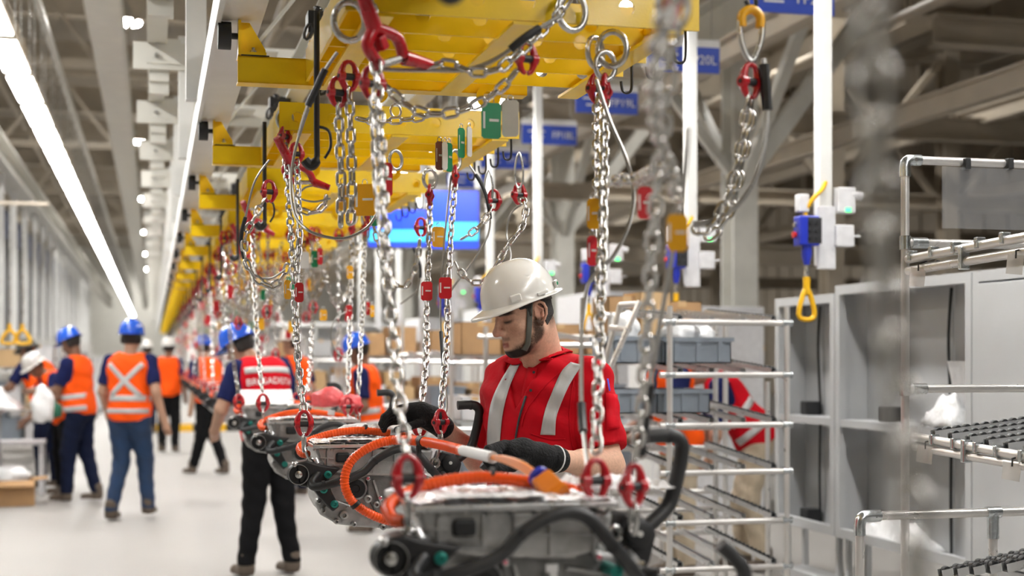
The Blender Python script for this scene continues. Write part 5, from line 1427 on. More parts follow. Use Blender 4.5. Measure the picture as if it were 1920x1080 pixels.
    # clothing
    slv = f_union([f_off(torso, .010), f_and(f_off(armL, .016), f_plane(shl.lerp(A['el'], .78), tuple(A['el'] - shl))), f_and(f_off(armR, .016), f_plane(shr.lerp(A['er'], .78), tuple(A['er'] - shr)))], .03)
    ncut = f_cone(T(0, 0, 1.40), T(0, 0, 1.62), .062 * s, .075 * s)
    wob = lambda p: .005 * np.sin(p[:, 0] * 27 + p[:, 2] * 21) * np.sin(p[:, 2] * 33 - p[:, 1] * 14)
    hem = f_plane(T(0, 0, vlen), tuple(-up))
    fsh = lambda p: np.maximum(np.maximum(slv(p) - wob(p), -ncut(p)), f_plane(L0(0, 0, .84), (0, 0, -1))(p))
    sdf_obj('shirt', fsh, lo, hi, h, shirt, root, O_)
    ahole = f_union([f_cone(T(.205, 0, 1.40), T(.27, 0, 1.10), .080 * s, .07 * s), f_cone(T(-.205, 0, 1.40), T(-.27, 0, 1.10), .080 * s, .07 * s)], .01)
    nc2 = f_cone(T(0, .01, 1.36), T(0, .02, 1.6), .085 * s, .10 * s); vfr = f_cone(T(0, .14, 1.18), T(0, .14, 1.5), .01, .10 * s)
    fv = lambda p: np.maximum(np.maximum(np.maximum(f_off(torso, .030)(p) - wob(p), -ahole(p)), np.maximum(-nc2(p), -vfr(p))), hem(p))
    if vest: sdf_obj('vest', fv, lo, hi, h * .85, vest, root, O_)
    ftr = lambda p: np.maximum(np.maximum(f_union([legf, f_ell(L0(0, 0, .93), (.155 * s, .108 * s, .14 * s), Matrix((lf, fw, V(0, 0, 1))).transposed())], .05)(p) - .016 - 1.3 * wob(p), p[:, 2] - .985 * s), .085 * s - sink - p[:, 2])
    sdf_obj('trousers', ftr, lo, hi, h, trousers, root, O_)
    for k in ('al', 'ar'):
        a_ = G[k]; fbt = f_and(f_union([f_cone(a_ + V(0, 0, .06), a_ + V(0, 0, -.02), .055 * s, .056 * s), f_cone(a_ + V(0, 0, -.04), a_ + fw * .14 * s + V(0, 0, -.048), .046 * s, .04 * s)], .03), lambda p: .002 - p[:, 2])
        l2, h2 = bounds([a_ + V(0, 0, .1), a_ + fw * .2, a_ - fw * .08], .07); sdf_obj('boot', fbt, l2, h2, .014, 'boot', root, O_)
    if hair:
        fhr = lambda p: np.maximum(headf(p) - .008, np.maximum(f_plane(Hh(-.0, 0, 0), tuple(hx_))(p), f_plane(Hh(0, 0, -.05), tuple(-hz_))(p)))
        l2, h2 = bounds([Hh(-.12, .1, -.07), Hh(.05, -.1, .14)], .03); sdf_obj('hair', fhr, l2, h2, .011, 'hair', root, O_)
    if helm: helmet(root, O_, Hh(.0, 0, .048), RH_, (.124 * s, .108 * s, .125 * s), helm, .04)
    fcl = (lambda p: np.minimum(fv(p), fsh(p))) if vest else fsh
    for (side, L, Rr, m) in stripes:
        dv = {'back': (0, 1, 0), 'front': (0, -1, 0), 'left': (-1, 0, 0), 'right': (1, 0, 0)}[side]
        rows, dirs = [], []
        for (x0, z0), (x1, z1) in zip(L, Rr):
            for_row, dr = [], []
            for j in range(4):
                x = x0 + (x1 - x0) * j / 3; z = z0 + (z1 - z0) * j / 3
                st = T(x, -.5 * dv[1], z) if dv[1] else T(-.5 * dv[0], x, z)
                dd = (T(x, .5 * dv[1], z) if dv[1] else T(.5 * dv[0], x, z)) - st
                for_row.append(list(st)); dr.append(list(dd.normalized()))
            rows.append(for_row); dirs.append(dr)
        ribbon_on('reflective_stripe', fcl, rows, dirs, m, root, O_, .004, .002)
    if text:
        body_, size, zc, m = text
        me = text_mesh(body_, size, 0); vs = np.array([v.co[:] for v in me.vertices])
        st = np.array([list(T(-x, -.5, zc + y + .0)) for x, y, _ in vs]); dd = np.tile([list(fwl)], (len(vs), 1))
        q, ok = trace(fcl, st, dd, .006); m2 = bpy.data.meshes.new('lettering'); m2.from_pydata((q - npv(O_)).tolist(), [], [tuple(p.vertices) for p in me.polygons])
        m2.materials.append(MATS[m]); link('lettering', m2, root)
    return root
def line(x0, z0, x1, z1, w, n=10):
    dx, dz = x1 - x0, z1 - z0; L = math.hypot(dx, dz); nx, nz = -dz / L * w / 2, dx / L * w / 2
    pts = [(x0 + dx * i / n, z0 + dz * i / n) for i in range(n + 1)]
    return [(x + nx, z + nz) for x, z in pts], [(x - nx, z - nz) for x, z in pts]
RF = 'reflective'
def st(side, *a): l, r = line(*a); return (side, l, r, RF)
BX = [st('back', -.15, 1.36, .13, 1.08, .045), st('back', .15, 1.36, -.13, 1.08, .045), st('back', -.19, 1.06, .19, 1.06, .05), st('back', -.19, .95, .19, .95, .04)]
person('man in blue helmet walking away in orange vest with silver cross and jeans', 243, 12.6, -4, 1.745, 2, trousers='denim', skin='skin_mid',
       arms=dict(el=(.235, -.02, 1.12), wl=(.22, .10, .90), hl=(.21, .14, .83), er=(-.25, -.06, 1.12), wr=(-.31, -.02, .88), hr=(-.33, .0, .80)),
       legs=dict(kl=(.09, .05, .49), al=(.13, -.10, .085), kr=(-.10, .12, .50), ar=(-.13, .10, .11)), stripes=BX)
person('person in blue helmet and red vest lettered on the back, leaning towards the units', 505, 9.35, 40, 1.71, 17, vest='red_cloth', trousers='black_trouser', skin='skin_mid',
       arms=dict(el=(.27, .10, 1.14), wl=(.22, .32, 1.05), hl=(.18, .40, 1.03), er=(-.26, .06, 1.12), wr=(-.2, .28, 1.0), hr=(-.16, .36, .98)),
       legs=dict(kl=(.10, .03, .49), al=(.16, .02, .085), kr=(-.10, .0, .49), ar=(-.15, -.04, .085)), head=(.06, .10, 1.57), hpitch=18, hyaw=38,
       stripes=[st('back', -.17, 1.345, .17, 1.345, .042), st('back', -.19, .99, .19, .99, .05)], text=('BRIGADISTA', .062, 1.262, 'paper'), h=.012)
person('man in blue helmet, orange vest and navy trousers handling white plastic at left', 150, 14.2, 80, 1.72, 6, trousers='navy_trouser',
       arms=dict(el=(.2, .12, 1.12), wl=(.16, .36, 1.14), hl=(.14, .45, 1.15), er=(-.22, .10, 1.12), wr=(-.18, .33, 1.06), hr=(-.15, .42, 1.05)),
       legs=dict(kl=(.08, .08, .49), al=(.09, .10, .085), kr=(-.09, -.02, .49), ar=(-.09, -.14, .085)), hpitch=20,
       stripes=[st('left', -.13, 1.05, .13, 1.05, .05), st('left', -.13, .93, .13, .93, .05)])
person('person in white helmet stooping in front of the navy-trousered man', 122, 14.9, 130, 1.58, 26, trousers='black_trouser', helm='helmet_white',
       arms=dict(el=(.22, .20, 1.12), wl=(.16, .42, 1.10), hl=(.14, .5, 1.1), er=(-.22, .18, 1.1), wr=(-.18, .38, 1.02), hr=(-.15, .46, 1.0)), head=(0, .08, 1.56), hpitch=18,
       stripes=[st('left', -.13, 1.05, .13, 1.05, .05)])
person('person in grey helmet and orange vest bent over the bench behind the left group', 92, 15.6, 60, 1.72, 28, trousers='navy_trouser', helm='strap',
       arms=dict(el=(.30, .15, 1.22), wl=(.42, .35, 1.2), hl=(.48, .42, 1.2)), stripes=[st('back', -.19, 1.1, .19, 1.1, .05)], h=.018)
person('blue-helmeted picker in orange vest standing behind two silver chains', 692, 11.7, 88, 1.62, 6, trousers='black_trouser', skin='skin_brown',
       arms=dict(el=(.22, .0, 1.10), wl=(.14, .22, 1.04), hl=(.10, .3, 1.04), er=(-.22, .08, 1.12), wr=(-.16, .3, 1.06), hr=(-.13, .38, 1.06)), hpitch=15,
       stripes=[st('left', -.16, 1.06, .16, 1.06, .05), st('left', -.16, .95, .16, .95, .05)])
person('person in white helmet far back between the chains and the picker', 556, 14.6, 60, 1.72, 4, trousers='navy_trouser', helm='helmet_white', skin='skin_mid', h=.018, stripes=[st('back', -.19, 1.1, .19, 1.1, .05)])
person('person in red vest and khaki trousers bending over at the flow rack', 1418, 9.6, 84, 1.66, 36, vest='red_cloth', trousers='khaki', skin='skin_mid', helm='helmet_blue',
       arms=dict(el=(.22, .22, 1.12), wl=(.16, .36, 1.0), hl=(.14, .44, .98), er=(-.22, .25, 1.15), wr=(-.16, .42, 1.05), hr=(-.14, .5, 1.02)), head=(0, .06, 1.57),
       legs=dict(kl=(.10, .06, .47), al=(.11, -.05, .085), kr=(-.10, .10, .47), ar=(-.11, .08, .085)), stripes=[st('left', -.16, 1.18, .10, 1.10, .05), st('left', -.16, 1.0, .13, .98, .05)])
person('person in orange vest and khaki trousers behind the crates of the flow rack', 1276, 9.3, 110, 1.66, 12, trousers='khaki', skin='skin_brown', helm='helmet_white',
       arms=dict(el=(.22, .12, 1.1), wl=(.16, .34, 1.05), hl=(.13, .42, 1.04), er=(-.22, .12, 1.1), wr=(-.16, .34, 1.05), hr=(-.13, .42, 1.04)), hpitch=25, stripes=[st('left', -.16, 1.06, .16, 1.06, .05)])
person('distant person in orange vest beyond the walking man, near the yellow kerb', 316, 21.5, 0, 1.72, 0, trousers='black_trouser', helm='helmet_white', skin='skin_brown', h=.022, arms=dict(el=(.25, 0, 1.12), wl=(.27, .05, .88), hl=(.27, .08, .8)))
person('most distant person with orange vest hidden behind the walking man', 276, 27, 10, 1.74, 0, trousers='navy_trouser', helm='helmet_white', skin='skin_brown', h=.025)
person('distant person in black trousers beside the far drive units', 392, 17.5, 50, 1.70, 8, trousers='black_trouser', helm='helmet_blue', skin='skin_mid', h=.02, legs=dict(al=(.13, .16, .085), ar=(-.12, -.16, .085)))
# ------------------------------------------------------------------ pipe racks on the right
TR = .014
def tube_part(root, name, a, b, o0, r=TR, m='tube'):
    a, b = Vector(a) - o0, Vector(b) - o0
    return MB().cyl(a, b, r, 14).build(name, m, root, True)
def sleeve(root, p, axis, o0, L=.045, r=.0185, parent=None):
    p = Vector(p) - o0; ax = Vector(axis).normalized()
    s_ = MB().cyl(p - ax * L / 2, p + ax * L / 2, r, 14).build('joint_sleeve', 'zinc', parent or root, True)
    return s_
WHEEL = MB().lathe([(.004, -.010), (.013, -.010), (.014, -.008), (.014, .008), (.013, .010), (.004, .010)], 14, Matrix.Rotation(math.pi / 2, 4, 'X')).mesh('roller', 'black_rubber', True)
WHEELX = MB().lathe([(.004, -.010), (.013, -.010), (.014, -.008), (.014, .008), (.013, .010), (.004, .010)], 12, Matrix.Rotation(math.pi / 2, 4, 'Y')).mesh('roller', 'black_rubber', True)
def lane(root, a, b, o0, pitch=.034, wheels=True):
    """roller track from a to b: channel plus wheels; wheels turn about the horizontal cross axis"""
    a, b = Vector(a) - o0, Vector(b) - o0; d = (b - a).normalized(); sd = d.cross(V(0, 0, 1)).normalized()
    bm = MB()
    for s_ in (-1, 1): bm.bar(a + sd * s_ * .014, b + sd * s_ * .014, .002, .024)
    bm.bar(a - V(0, 0, .012), b - V(0, 0, .012), .028, .002)
    tr = bm.build('roller_track', 'alu', root)
    if wheels:
        n = int((b - a).length / pitch); me = WHEEL if abs(d.x) > abs(d.y) else WHEELX
        for i in range(n): link('roller', me, tr, a + d * (i + .5) * pitch + V(0, 0, .006))
    return tr
# --- rack close on the right: end frame in the plane y = YR, front at x = XF
pR = P(1697, 672, 4.67); XF, YR = pR.x, pR.y; o0 = V(XF, YR, 0)
rk = thing('pipe_rack', 'tall aluminium pipe rack at the right edge with hanging clear panel', 'rack', o0)
zt, zm, zl = 2.082, 1.81, 1.33
tube_part(rk, 'upright', (XF, YR, 0), (XF, YR, zt - .03), o0); tube_part(rk, 'upright', (XF + 1.1, YR, 0), (XF + 1.1, YR, zt - .03), o0)
el = MB().tube(spline([V(XF, YR, zt - .055) - o0, V(XF, YR, zt - .02) - o0, V(XF + .006, YR, zt - .006) - o0, V(XF + .02, YR, zt) - o0, V(XF + .055, YR, zt) - o0], 5), .0185, 14).build('elbow_joint', 'zinc', rk, True)
MB().cyl(V(XF + .03, YR - .02, zt) - o0, V(XF + .03, YR - .012, zt) - o0, .007, 6).build('set_screw', 'steel', el)
tube_part(rk, 'top_rail', (XF + .03, YR, zt), (XF + 1.1, YR, zt), o0); tube_part(rk, 'cross_rail', (XF, YR, zm), (XF + 1.1, YR, zm), o0); tube_part(rk, 'cross_rail', (XF, YR, zl), (XF + 1.1, YR, zl), o0)
sleeve(rk, (XF, YR, zm), (0, 0, 1), o0); sleeve(rk, (XF + .05, YR, zm), (1, 0, 0), o0, .055); sleeve(rk, (XF, YR, zl), (0, 0, 1), o0); sleeve(rk, (XF + .05, YR, zl), (1, 0, 0), o0, .05)
# upper shelf: two long rails towards the viewer with clamps and perforated tracks behind
for (va, vb, rr) in ((486, 440, .0145), (508, 468, .0145)):
    a, b = PX(1703, va, XF), PX(1990, vb - 8, XF); tube_part(rk, 'shelf_rail', a, b, o0, rr)
    if va == 486:
        for f_ in (.04, .2, .36, .52, .68, .84):
            p = a.lerp(b, f_); c = MB().box(p - o0 + V(-.004, 0, .008), (.03, .018, .034)).build('rail_clamp', 'zinc', rk, False, .003); MB().cyl(p - o0 + V(-.022, 0, .012), p - o0 + V(-.018, 0, .012), .005, 6).build('screw', 'steel', c)
c = MB().box(PX(1810, 482, XF) - o0 + V(-.005, 0, -.004), (.032, .02, .07)).build('double_clamp', 'zinc', rk, False, .004)
for i in range(3):
    y = YR - .12 - i * .2; z = PX(1720 + i * 60, 500 - i * 8, XF).z
    tr = MB().box(V(XF + .35, y, z + .03) - o0, (.7, .05, .003), Matrix.Rotation(-.06, 3, 'Y')).build('perforated_track', 'alu', rk)
    for k in range(10): MB().cyl(V(XF + .05 + k * .06, y, z + .012 + k * .0036) - o0, V(XF + .05 + k * .06, y, z + .018 + k * .0036) - o0, .006, 8).build('punched_hole', 'ink', tr)
# roller shelf
a, b = PX(1716, 819, XF), PX(1990, 868, XF); tube_part(rk, 'shelf_rail', a, b, o0)
a2, b2 = PX(1716, 838, XF), PX(1990, 886, XF); tube_part(rk, 'shelf_rail', a2, b2, o0, .013)
for f_ in (.16, .32, .48, .62, .78): MB().box(a.lerp(b, f_) - o0 + V(-.004, 0, .002), (.03, .017, .034)).build('rail_clamp', 'zinc', rk, False, .003)
MB().box(a.lerp(b, .4) - o0 + V(-.004, 0, -.015), (.032, .02, .07)).build('double_clamp', 'zinc', rk, False, .004)
for i in range(6):
    p = a.lerp(b, .12 + i * .13); lane(rk, p + V(.01, 0, .016), p + V(.8, 0, .10), o0)
# clear panel hanging from the top rail with black clips
c0, c1 = PY(1766, 312, YR - .02), PY(2010, 434, YR - .02)
pn = MB().bx(c0.x, c1.x, YR - .024, YR - .02, c1.z, c0.z).build('clear_panel', 'clear', None); pn['label'] = 'scratched clear plastic panel hung under the top rail of the right rack'; pn['category'] = 'panel'
for u in (1807, 1887):
    p = PY(u, 304, YR); tag(MB().box(p + V(0, -.012, -.008), (.02, .036, .036)).build('black_clip', 'black_rubber', None, False, .003), 'black clip %s the clear panel on the top rail' % ('holding the inner corner of' if u < 1850 else 'holding the outer part of'), 'clip')
for lb, u, v, w, hh in (('clear ticket sleeve on the left end of the upper shelf rail', 1722, 502, .055, .06), ('clear ticket sleeve by the picture edge on the upper shelf rail', 1905, 478, .05, .055), ('clear ticket sleeve under the roller shelf at its left end', 1735, 836, .055, .055), ('clear ticket sleeve under the roller shelf by the picture edge', 1898, 868, .055, .05)):
    p = PX(u, v, XF - .022); o = MB().box((0, 0, -hh / 2), (.0015, w, hh)).build('ticket_sleeve', 'film', None); o.location = p; o.rotation_euler = (.12, 0, .5); tag(o, lb, 'sleeve')
    tag(MB().tube([p + V(.03, 0, .02), p + V(.0, 0, .012), p + V(0, 0, -.01)], .003, 6).build('binder_clip', 'black_steel', None, True), 'black wire clip of the ' + lb.replace('clear ', '', 1), 'clip')
# --- lower rack in front of it
pL = P(1612, 672, 4.5); xl, yl = pL.x, pL.y; o1 = V(xl, yl, 0); zr = CAMH - (968 - 672) / F_PX * 4.5
lr = thing('pipe_rack', 'low pipe rack with rounded corner joint at the lower right', 'rack', o1)
tube_part(lr, 'upright', (xl, yl, 0), (xl, yl, zr - .02), o1, .0145)
MB().tube(spline([V(xl, yl, zr - .06) - o1, V(xl, yl, zr - .025) - o1, V(xl + .007, yl, zr - .007) - o1, V(xl + .025, yl, zr) - o1, V(xl + .07, yl, zr) - o1], 5), .019, 14).build('elbow_joint', 'zinc', lr, True)
tube_part(lr, 'top_rail', (xl + .03, yl, zr), (xl + 1.3, yl, zr), o1, .0145)
xs = PY(1862, 968, yl).x; tube_part(lr, 'stub_post', (xs, yl, zr), (xs, yl, zr - .3), o1, .0145); sleeve(lr, (xs, yl, zr - .04), (0, 0, 1), o1, .09, .019); sleeve(lr, (xs, yl, zr), (1, 0, 0), o1, .05, .019)
tube_part(lr, 'upright', (xl + 1.3, yl, 0), (xl + 1.3, yl, zr), o1, .0145); tube_part(lr, 'low_rail', (xl, yl, .3), (xl + 1.3, yl, .3), o1, .0145)
for i in range(5):
    p = PY(1752 + i * 12, 1076 - i * 2, yl - .12 - i * .11); lane(lr, p + V(.02 + i * .03, 0, 0), p + V(.75, 0, .12), o1, .04)
# --- flow rack in the middle distance
def flow_rack(label, X0, X1, Y0_, Y1_, zs, o=None, wheels=True, group=None, slope=.06, top=None):
    o = V(X0, Y0_, 0); r = thing('flow_rack', label, 'rack', o, group); ztop = top or max(zs) + .05
    for x in (X0, X1):
        for y in (Y0_, Y1_): tube_part(r, 'upright', (x, y, 0), (x, y, ztop), o, .0145)
    for z in zs:
        for y, dz in ((Y0_, 0), (Y1_, slope)):
            rl = tube_part(r, 'shelf_rail', (X0 - .05, y, z + dz), (X1 + .02, y, z + dz), o, .0145)
        for x in (X0, X1): sleeve(r, (x, Y0_, z), (1, 0, 0), o, .05, .0175)
        nl = 4
        for k in range(nl):
            x = X0 + .06 + (X1 - X0 - .12) * k / (nl - 1); lane(r, (x, Y0_ + .02, z + .02), (x, Y1_ - .02, z + slope + .02), o, .05, wheels and k in (0, 3))
    return r
XA0, XA1, YA = P(1245, 672, 6.8).x, P(1497, 672, 6.75).x, P(1370, 672, 6.8).y
zA = [CAMH - (v - 672) / 392 for v in (605, 703, 797, 885, 978, 1065)]
flow_rack('grey pipe flow rack with crates right of the worker', XA0, XA1, YA, YA + .9, zA, top=CAMH + 97 / 392)
rT = thing('slanted_pipe_rack', 'slanted double pipe frame leaning left of the crate rack', 'rack', P(1140, 1000, 6.5))
o2 = rT.location.copy()
for (a, b) in (((1200, 565, 6.5), (1138, 705, 6.5)), ((1163, 572, 6.7), (1128, 705, 6.7)), ((1163, 572, 6.7), (1200, 570, 6.5)), ((1145, 615, 6.7), (1180, 618, 6.5)), ((1138, 705, 6.5), (1138, 1180, 6.5)), ((1128, 705, 6.7), (1128, 1180, 6.7))):
    p, q = P(*a), P(*b); q.z = max(q.z, .0); tube_part(rT, 'frame_tube', p, q, o2, .0135)
tube_part(rT, 'upright', V(3.3, 7.29, 0), V(3.3, 7.29, 1.3), o2)
# crates
def crate(label, c, w, d, hh, rz=0, m='crate', group='grey plastic crates'):
    t = thing('plastic_crate', label, 'crate', c, group, rz)
    b = MB(); th = .006
    b.bx(-w / 2, w / 2, -d / 2, d / 2, 0, th); b.bx(-w / 2, w / 2, -d / 2, -d / 2 + th, 0, hh); b.bx(-w / 2, w / 2, d / 2 - th, d / 2, 0, hh); b.bx(-w / 2, -w / 2 + th, -d / 2, d / 2, 0, hh); b.bx(w / 2 - th, w / 2, -d / 2, d / 2, 0, hh)
    b.build('tub', m, t)
    b = MB(); e = .012
    b.bx(-w / 2 - e, w / 2 + e, -d / 2 - e, -d / 2 + .002, hh - .02, hh); b.bx(-w / 2 - e, w / 2 + e, d / 2 - .002, d / 2 + e, hh - .02, hh); b.bx(-w / 2 - e, -w / 2, -d / 2, d / 2, hh - .02, hh); b.bx(w / 2, w / 2 + e, -d / 2, d / 2, hh - .02, hh)
    b.build('rim', m, t)
    for x in (-w * .33, 0, w * .33): MB().bx(x - .012, x + .012, -d / 2 - .008, -d / 2, .01, hh - .02).build('rib', m, t)
    for x in (-w / 2 - .004, w / 2 + .004): MB().bx(x - .006, x + .006, -.06, .06, hh * .45, hh * .75).build('grip', 'dark_grey', t)
    return t
def at_shelf(u, z, Y):
    k = math.tan(YAW + math.atan((u - 960) / F_PX)); return V(Y * k, Y, z)
crate('upper grey crate filled with bagged parts on the flow rack', at_shelf(1285, zA[1] + .055, YA + .26), .34, .34, .125)
crate('left upper grey crate tilted on the flow rack by the slanted pipes', at_shelf(1178, zA[1] + .055, YA + .3), .26, .34, .13)
crate('lower grey crate on the flow rack', at_shelf(1258, zA[2] + .055, YA + .26), .27, .34, .115)
crate('left lower grey crate on the flow rack behind the blurred chain', at_shelf(1165, zA[2] + .055, YA + .3), .24, .34, .115)
blob_bag('white bagged parts heaped in the upper grey crate', at_shelf(1275, zA[1] + .20, YA + .26), (.10, .09, .07), 'plastic_bag', 21)
blob_bag('clear white bag at the right of the upper grey crate', at_shelf(1315, zA[1] + .19, YA + .28), (.07, .08, .06), 'plastic_bag', 22)
blob_bag('white bag rising from the left upper grey crate', at_shelf(1172, zA[1] + .22, YA + .3), (.075, .08, .09), 'plastic_bag', 23)
# --- cartons
def carton(label, c, w, d, hh, rz=0, m='cardboard', flaps=False, group='cartons on the racks'):
    t = thing('carton', label, 'box', c, group, rz)
    b = MB(); th = .005
    b.bx(-w / 2, w / 2, -d / 2, d / 2, 0, th); b.bx(-w / 2, w / 2, -d / 2, -d / 2 + th, 0, hh); b.bx(-w / 2, w / 2, d / 2 - th, d / 2, 0, hh); b.bx(-w / 2, -w / 2 + th, -d / 2, d / 2, 0, hh); b.bx(w / 2 - th, w / 2, -d / 2, d / 2, 0, hh)
    if not flaps: b.bx(-w / 2, w / 2, -d / 2, -.002, hh - th, hh); b.bx(-w / 2, w / 2, .002, d / 2, hh - th, hh)
    b.build('box_body', m, t)
    if flaps:
        for sx in (-1, 1): MB().bar((sx * w / 2, 0, hh), (sx * (w / 2 + .12), 0, hh + .01), d * .96, .004).build('flap', m, t)
        MB().bar((0, -d / 2, hh), (0, -d / 2 - .10, hh - .05), w * .96, .004).build('flap', m, t)
    else: MB().bx(-.025, .025, -d / 2 - .0008, d / 2 + .0008, hh - .03, hh + .001).build('tape', 'cardboard_pale', t)
    return t
zt_ = CAMH + 97 / 392
flow_rack('pipe rack behind the slanted pipes carrying cartons on its top deck', XA0 - .45, XA1 + .1, YA + 1.0, YA + 1.9, [1.5, 1.05, .6], top=1.62)
carton('brown carton on the rack top just right of the near chain', at_shelf(1160, 1.56, YA + 1.4), .22, .3, .22)
carton('pale open carton standing next to the brown one on the rack top', at_shelf(1212, 1.56, YA + 1.3), .18, .24, .24, .1, 'cardboard_pale')
carton('wide brown carton behind the yellow handle on the rack top', at_shelf(1262, 1.56, YA + 1.55), .24, .3, .2, 0, 'cardboard')
# --- grey steel cabinets
XC = 3.6
def cabinet(label, ya, yb, ztop, closed=False):
    o = V(XC, ya, 0); t = thing('steel_cabinet', label, 'cabinet', o, 'grey cabinets behind the racks'); D = .2; zb = .46; W_ = yb - ya
    b = MB(); f = .05
    b.bx(0, .04, 0, f, zb, ztop).bx(0, .04, W_ - f, W_, zb, ztop).bx(0, .04, f, W_ - f, ztop - f, ztop).bx(0, .04, f, W_ - f, zb, zb + f)
    b.build('front_frame', 'cabinet', t)
    MB().bx(.041, D, 0, .012, zb, ztop).build('side_panel', 'cabinet', t); MB().bx(.041, D, W_ - .012, W_, zb, ztop).build('side_panel', 'cabinet', t)
    MB().bx(.041, D, .013, W_ - .013, ztop - .012, ztop).build('top_panel', 'cabinet', t); MB().bx(.041, D, .013, W_ - .013, zb, zb + .012).build('bottom_panel', 'cabinet', t)
    nb = 3
    for i in range(nb): MB().bx(D - .012, D - .001, .013 + (W_ - .024) * i / nb + .004, .012 + (W_ - .024) * (i + 1) / nb - .004, zb + .012, ztop - .012).build('back_panel', 'cabinet_in', t)
    for q in range(4):
        x, y = (.045 if q % 2 else D - .04), (.04 if q < 2 else W_ - .06); MB().bx(x, x + .03, y, y + .03, 0, zb).build('leg', 'cabinet', t)
    MB().bx(.02, D - .02, .04, W_ - .04, .15, .2).build('base_beam', 'cabinet', t)
    if closed:
        MB().bx(-.012, 0, .06, W_ - .06, zb + .06, ztop - .06).build('door', 'cabinet', t, False, .004)
        MB().cyl((-.03, .16, 1.25), (-.012, .16, 1.25), .014, 14).build('door_knob', 'yellow_handle', t, True)
    else:
        MB().bx(.005, D - .013, f + .001, W_ - f - .001, 1.06, 1.10).build('shelf', 'cabinet', t)
        for i in (1, 2):
            y = W_ * i / 3; MB().tube(spline([(D - .03, y, ztop - .05), (D - .04, y + .01, 1.5), (D - .03, y - .008, 1.11)], 6), .008, 8).build('cable', 'black_rubber', t, True)
            MB().tube(spline([(D - .03, y, 1.05), (D - .04, y - .012, .8), (D - .03, y, .48)], 6), .008, 8).build('cable', 'black_rubber', t, True)
        MB().box((D - .07, W_ * .72, 1.14), (.1, .09, .08)).build('socket_box', 'black_rubber', t, False, .01); MB().box((D - .07, W_ * .72, .515), (.1, .1, .08)).build('socket_box', 'black_rubber', t, False, .01)
    return t
cabinet('closed grey cabinet at the right picture edge behind the pipe rack', 4.2, 5.74, 1.825, True)
cabinet('open grey cabinet with black cables behind the foreground chain', 5.75, 7.08, 1.825)
cabinet('lower open grey cabinet left of the taller one', 7.09, 7.85, 1.785)
def drape_cloth(label, c, w, d, hgt, m, seed, cat='plastic sheet', rz=0):
    rg = np.random.RandomState(seed); n = 16; rows = []
    for i in range(n + 1):
        row = []
        for j in range(n + 1):
            x, y = (i / n - .5), (j / n - .5); r = max(abs(x), abs(y)) * 2
            row.append((x * w, y * d, hgt * (1 - r ** 1.6) * (.8 + .25 * math.sin(x * 13 + seed) * math.cos(y * 11)) + rg.uniform(0, .012)))
        rows.append(row)
    o = MB().grid(rows).build('plastic_sheet', m, None, True, solid=.002); o.location = c; o.rotation_euler = (0, 0, rz); return tag(o, label, cat)
drape_cloth('crumpled white plastic on the bottom shelf of the open cabinet', V(XC + .1, 6.6, .475), .17, .7, .16, 'plastic_bag', 3)
drape_cloth('white plastic sheet bunched in the open cabinet beside the chain', V(XC + .1, 6.1, 1.10), .16, .3, .2, 'plastic_bag', 5)
crumpled_sheet('paper_sheet', 'pale sheet leaning upright in the open cabinet above its middle shelf', 'paper', V(XC + .15, 6.05, 1.26), .22, .32, 'paper', .006, 9, 1.45, None, 1.35)
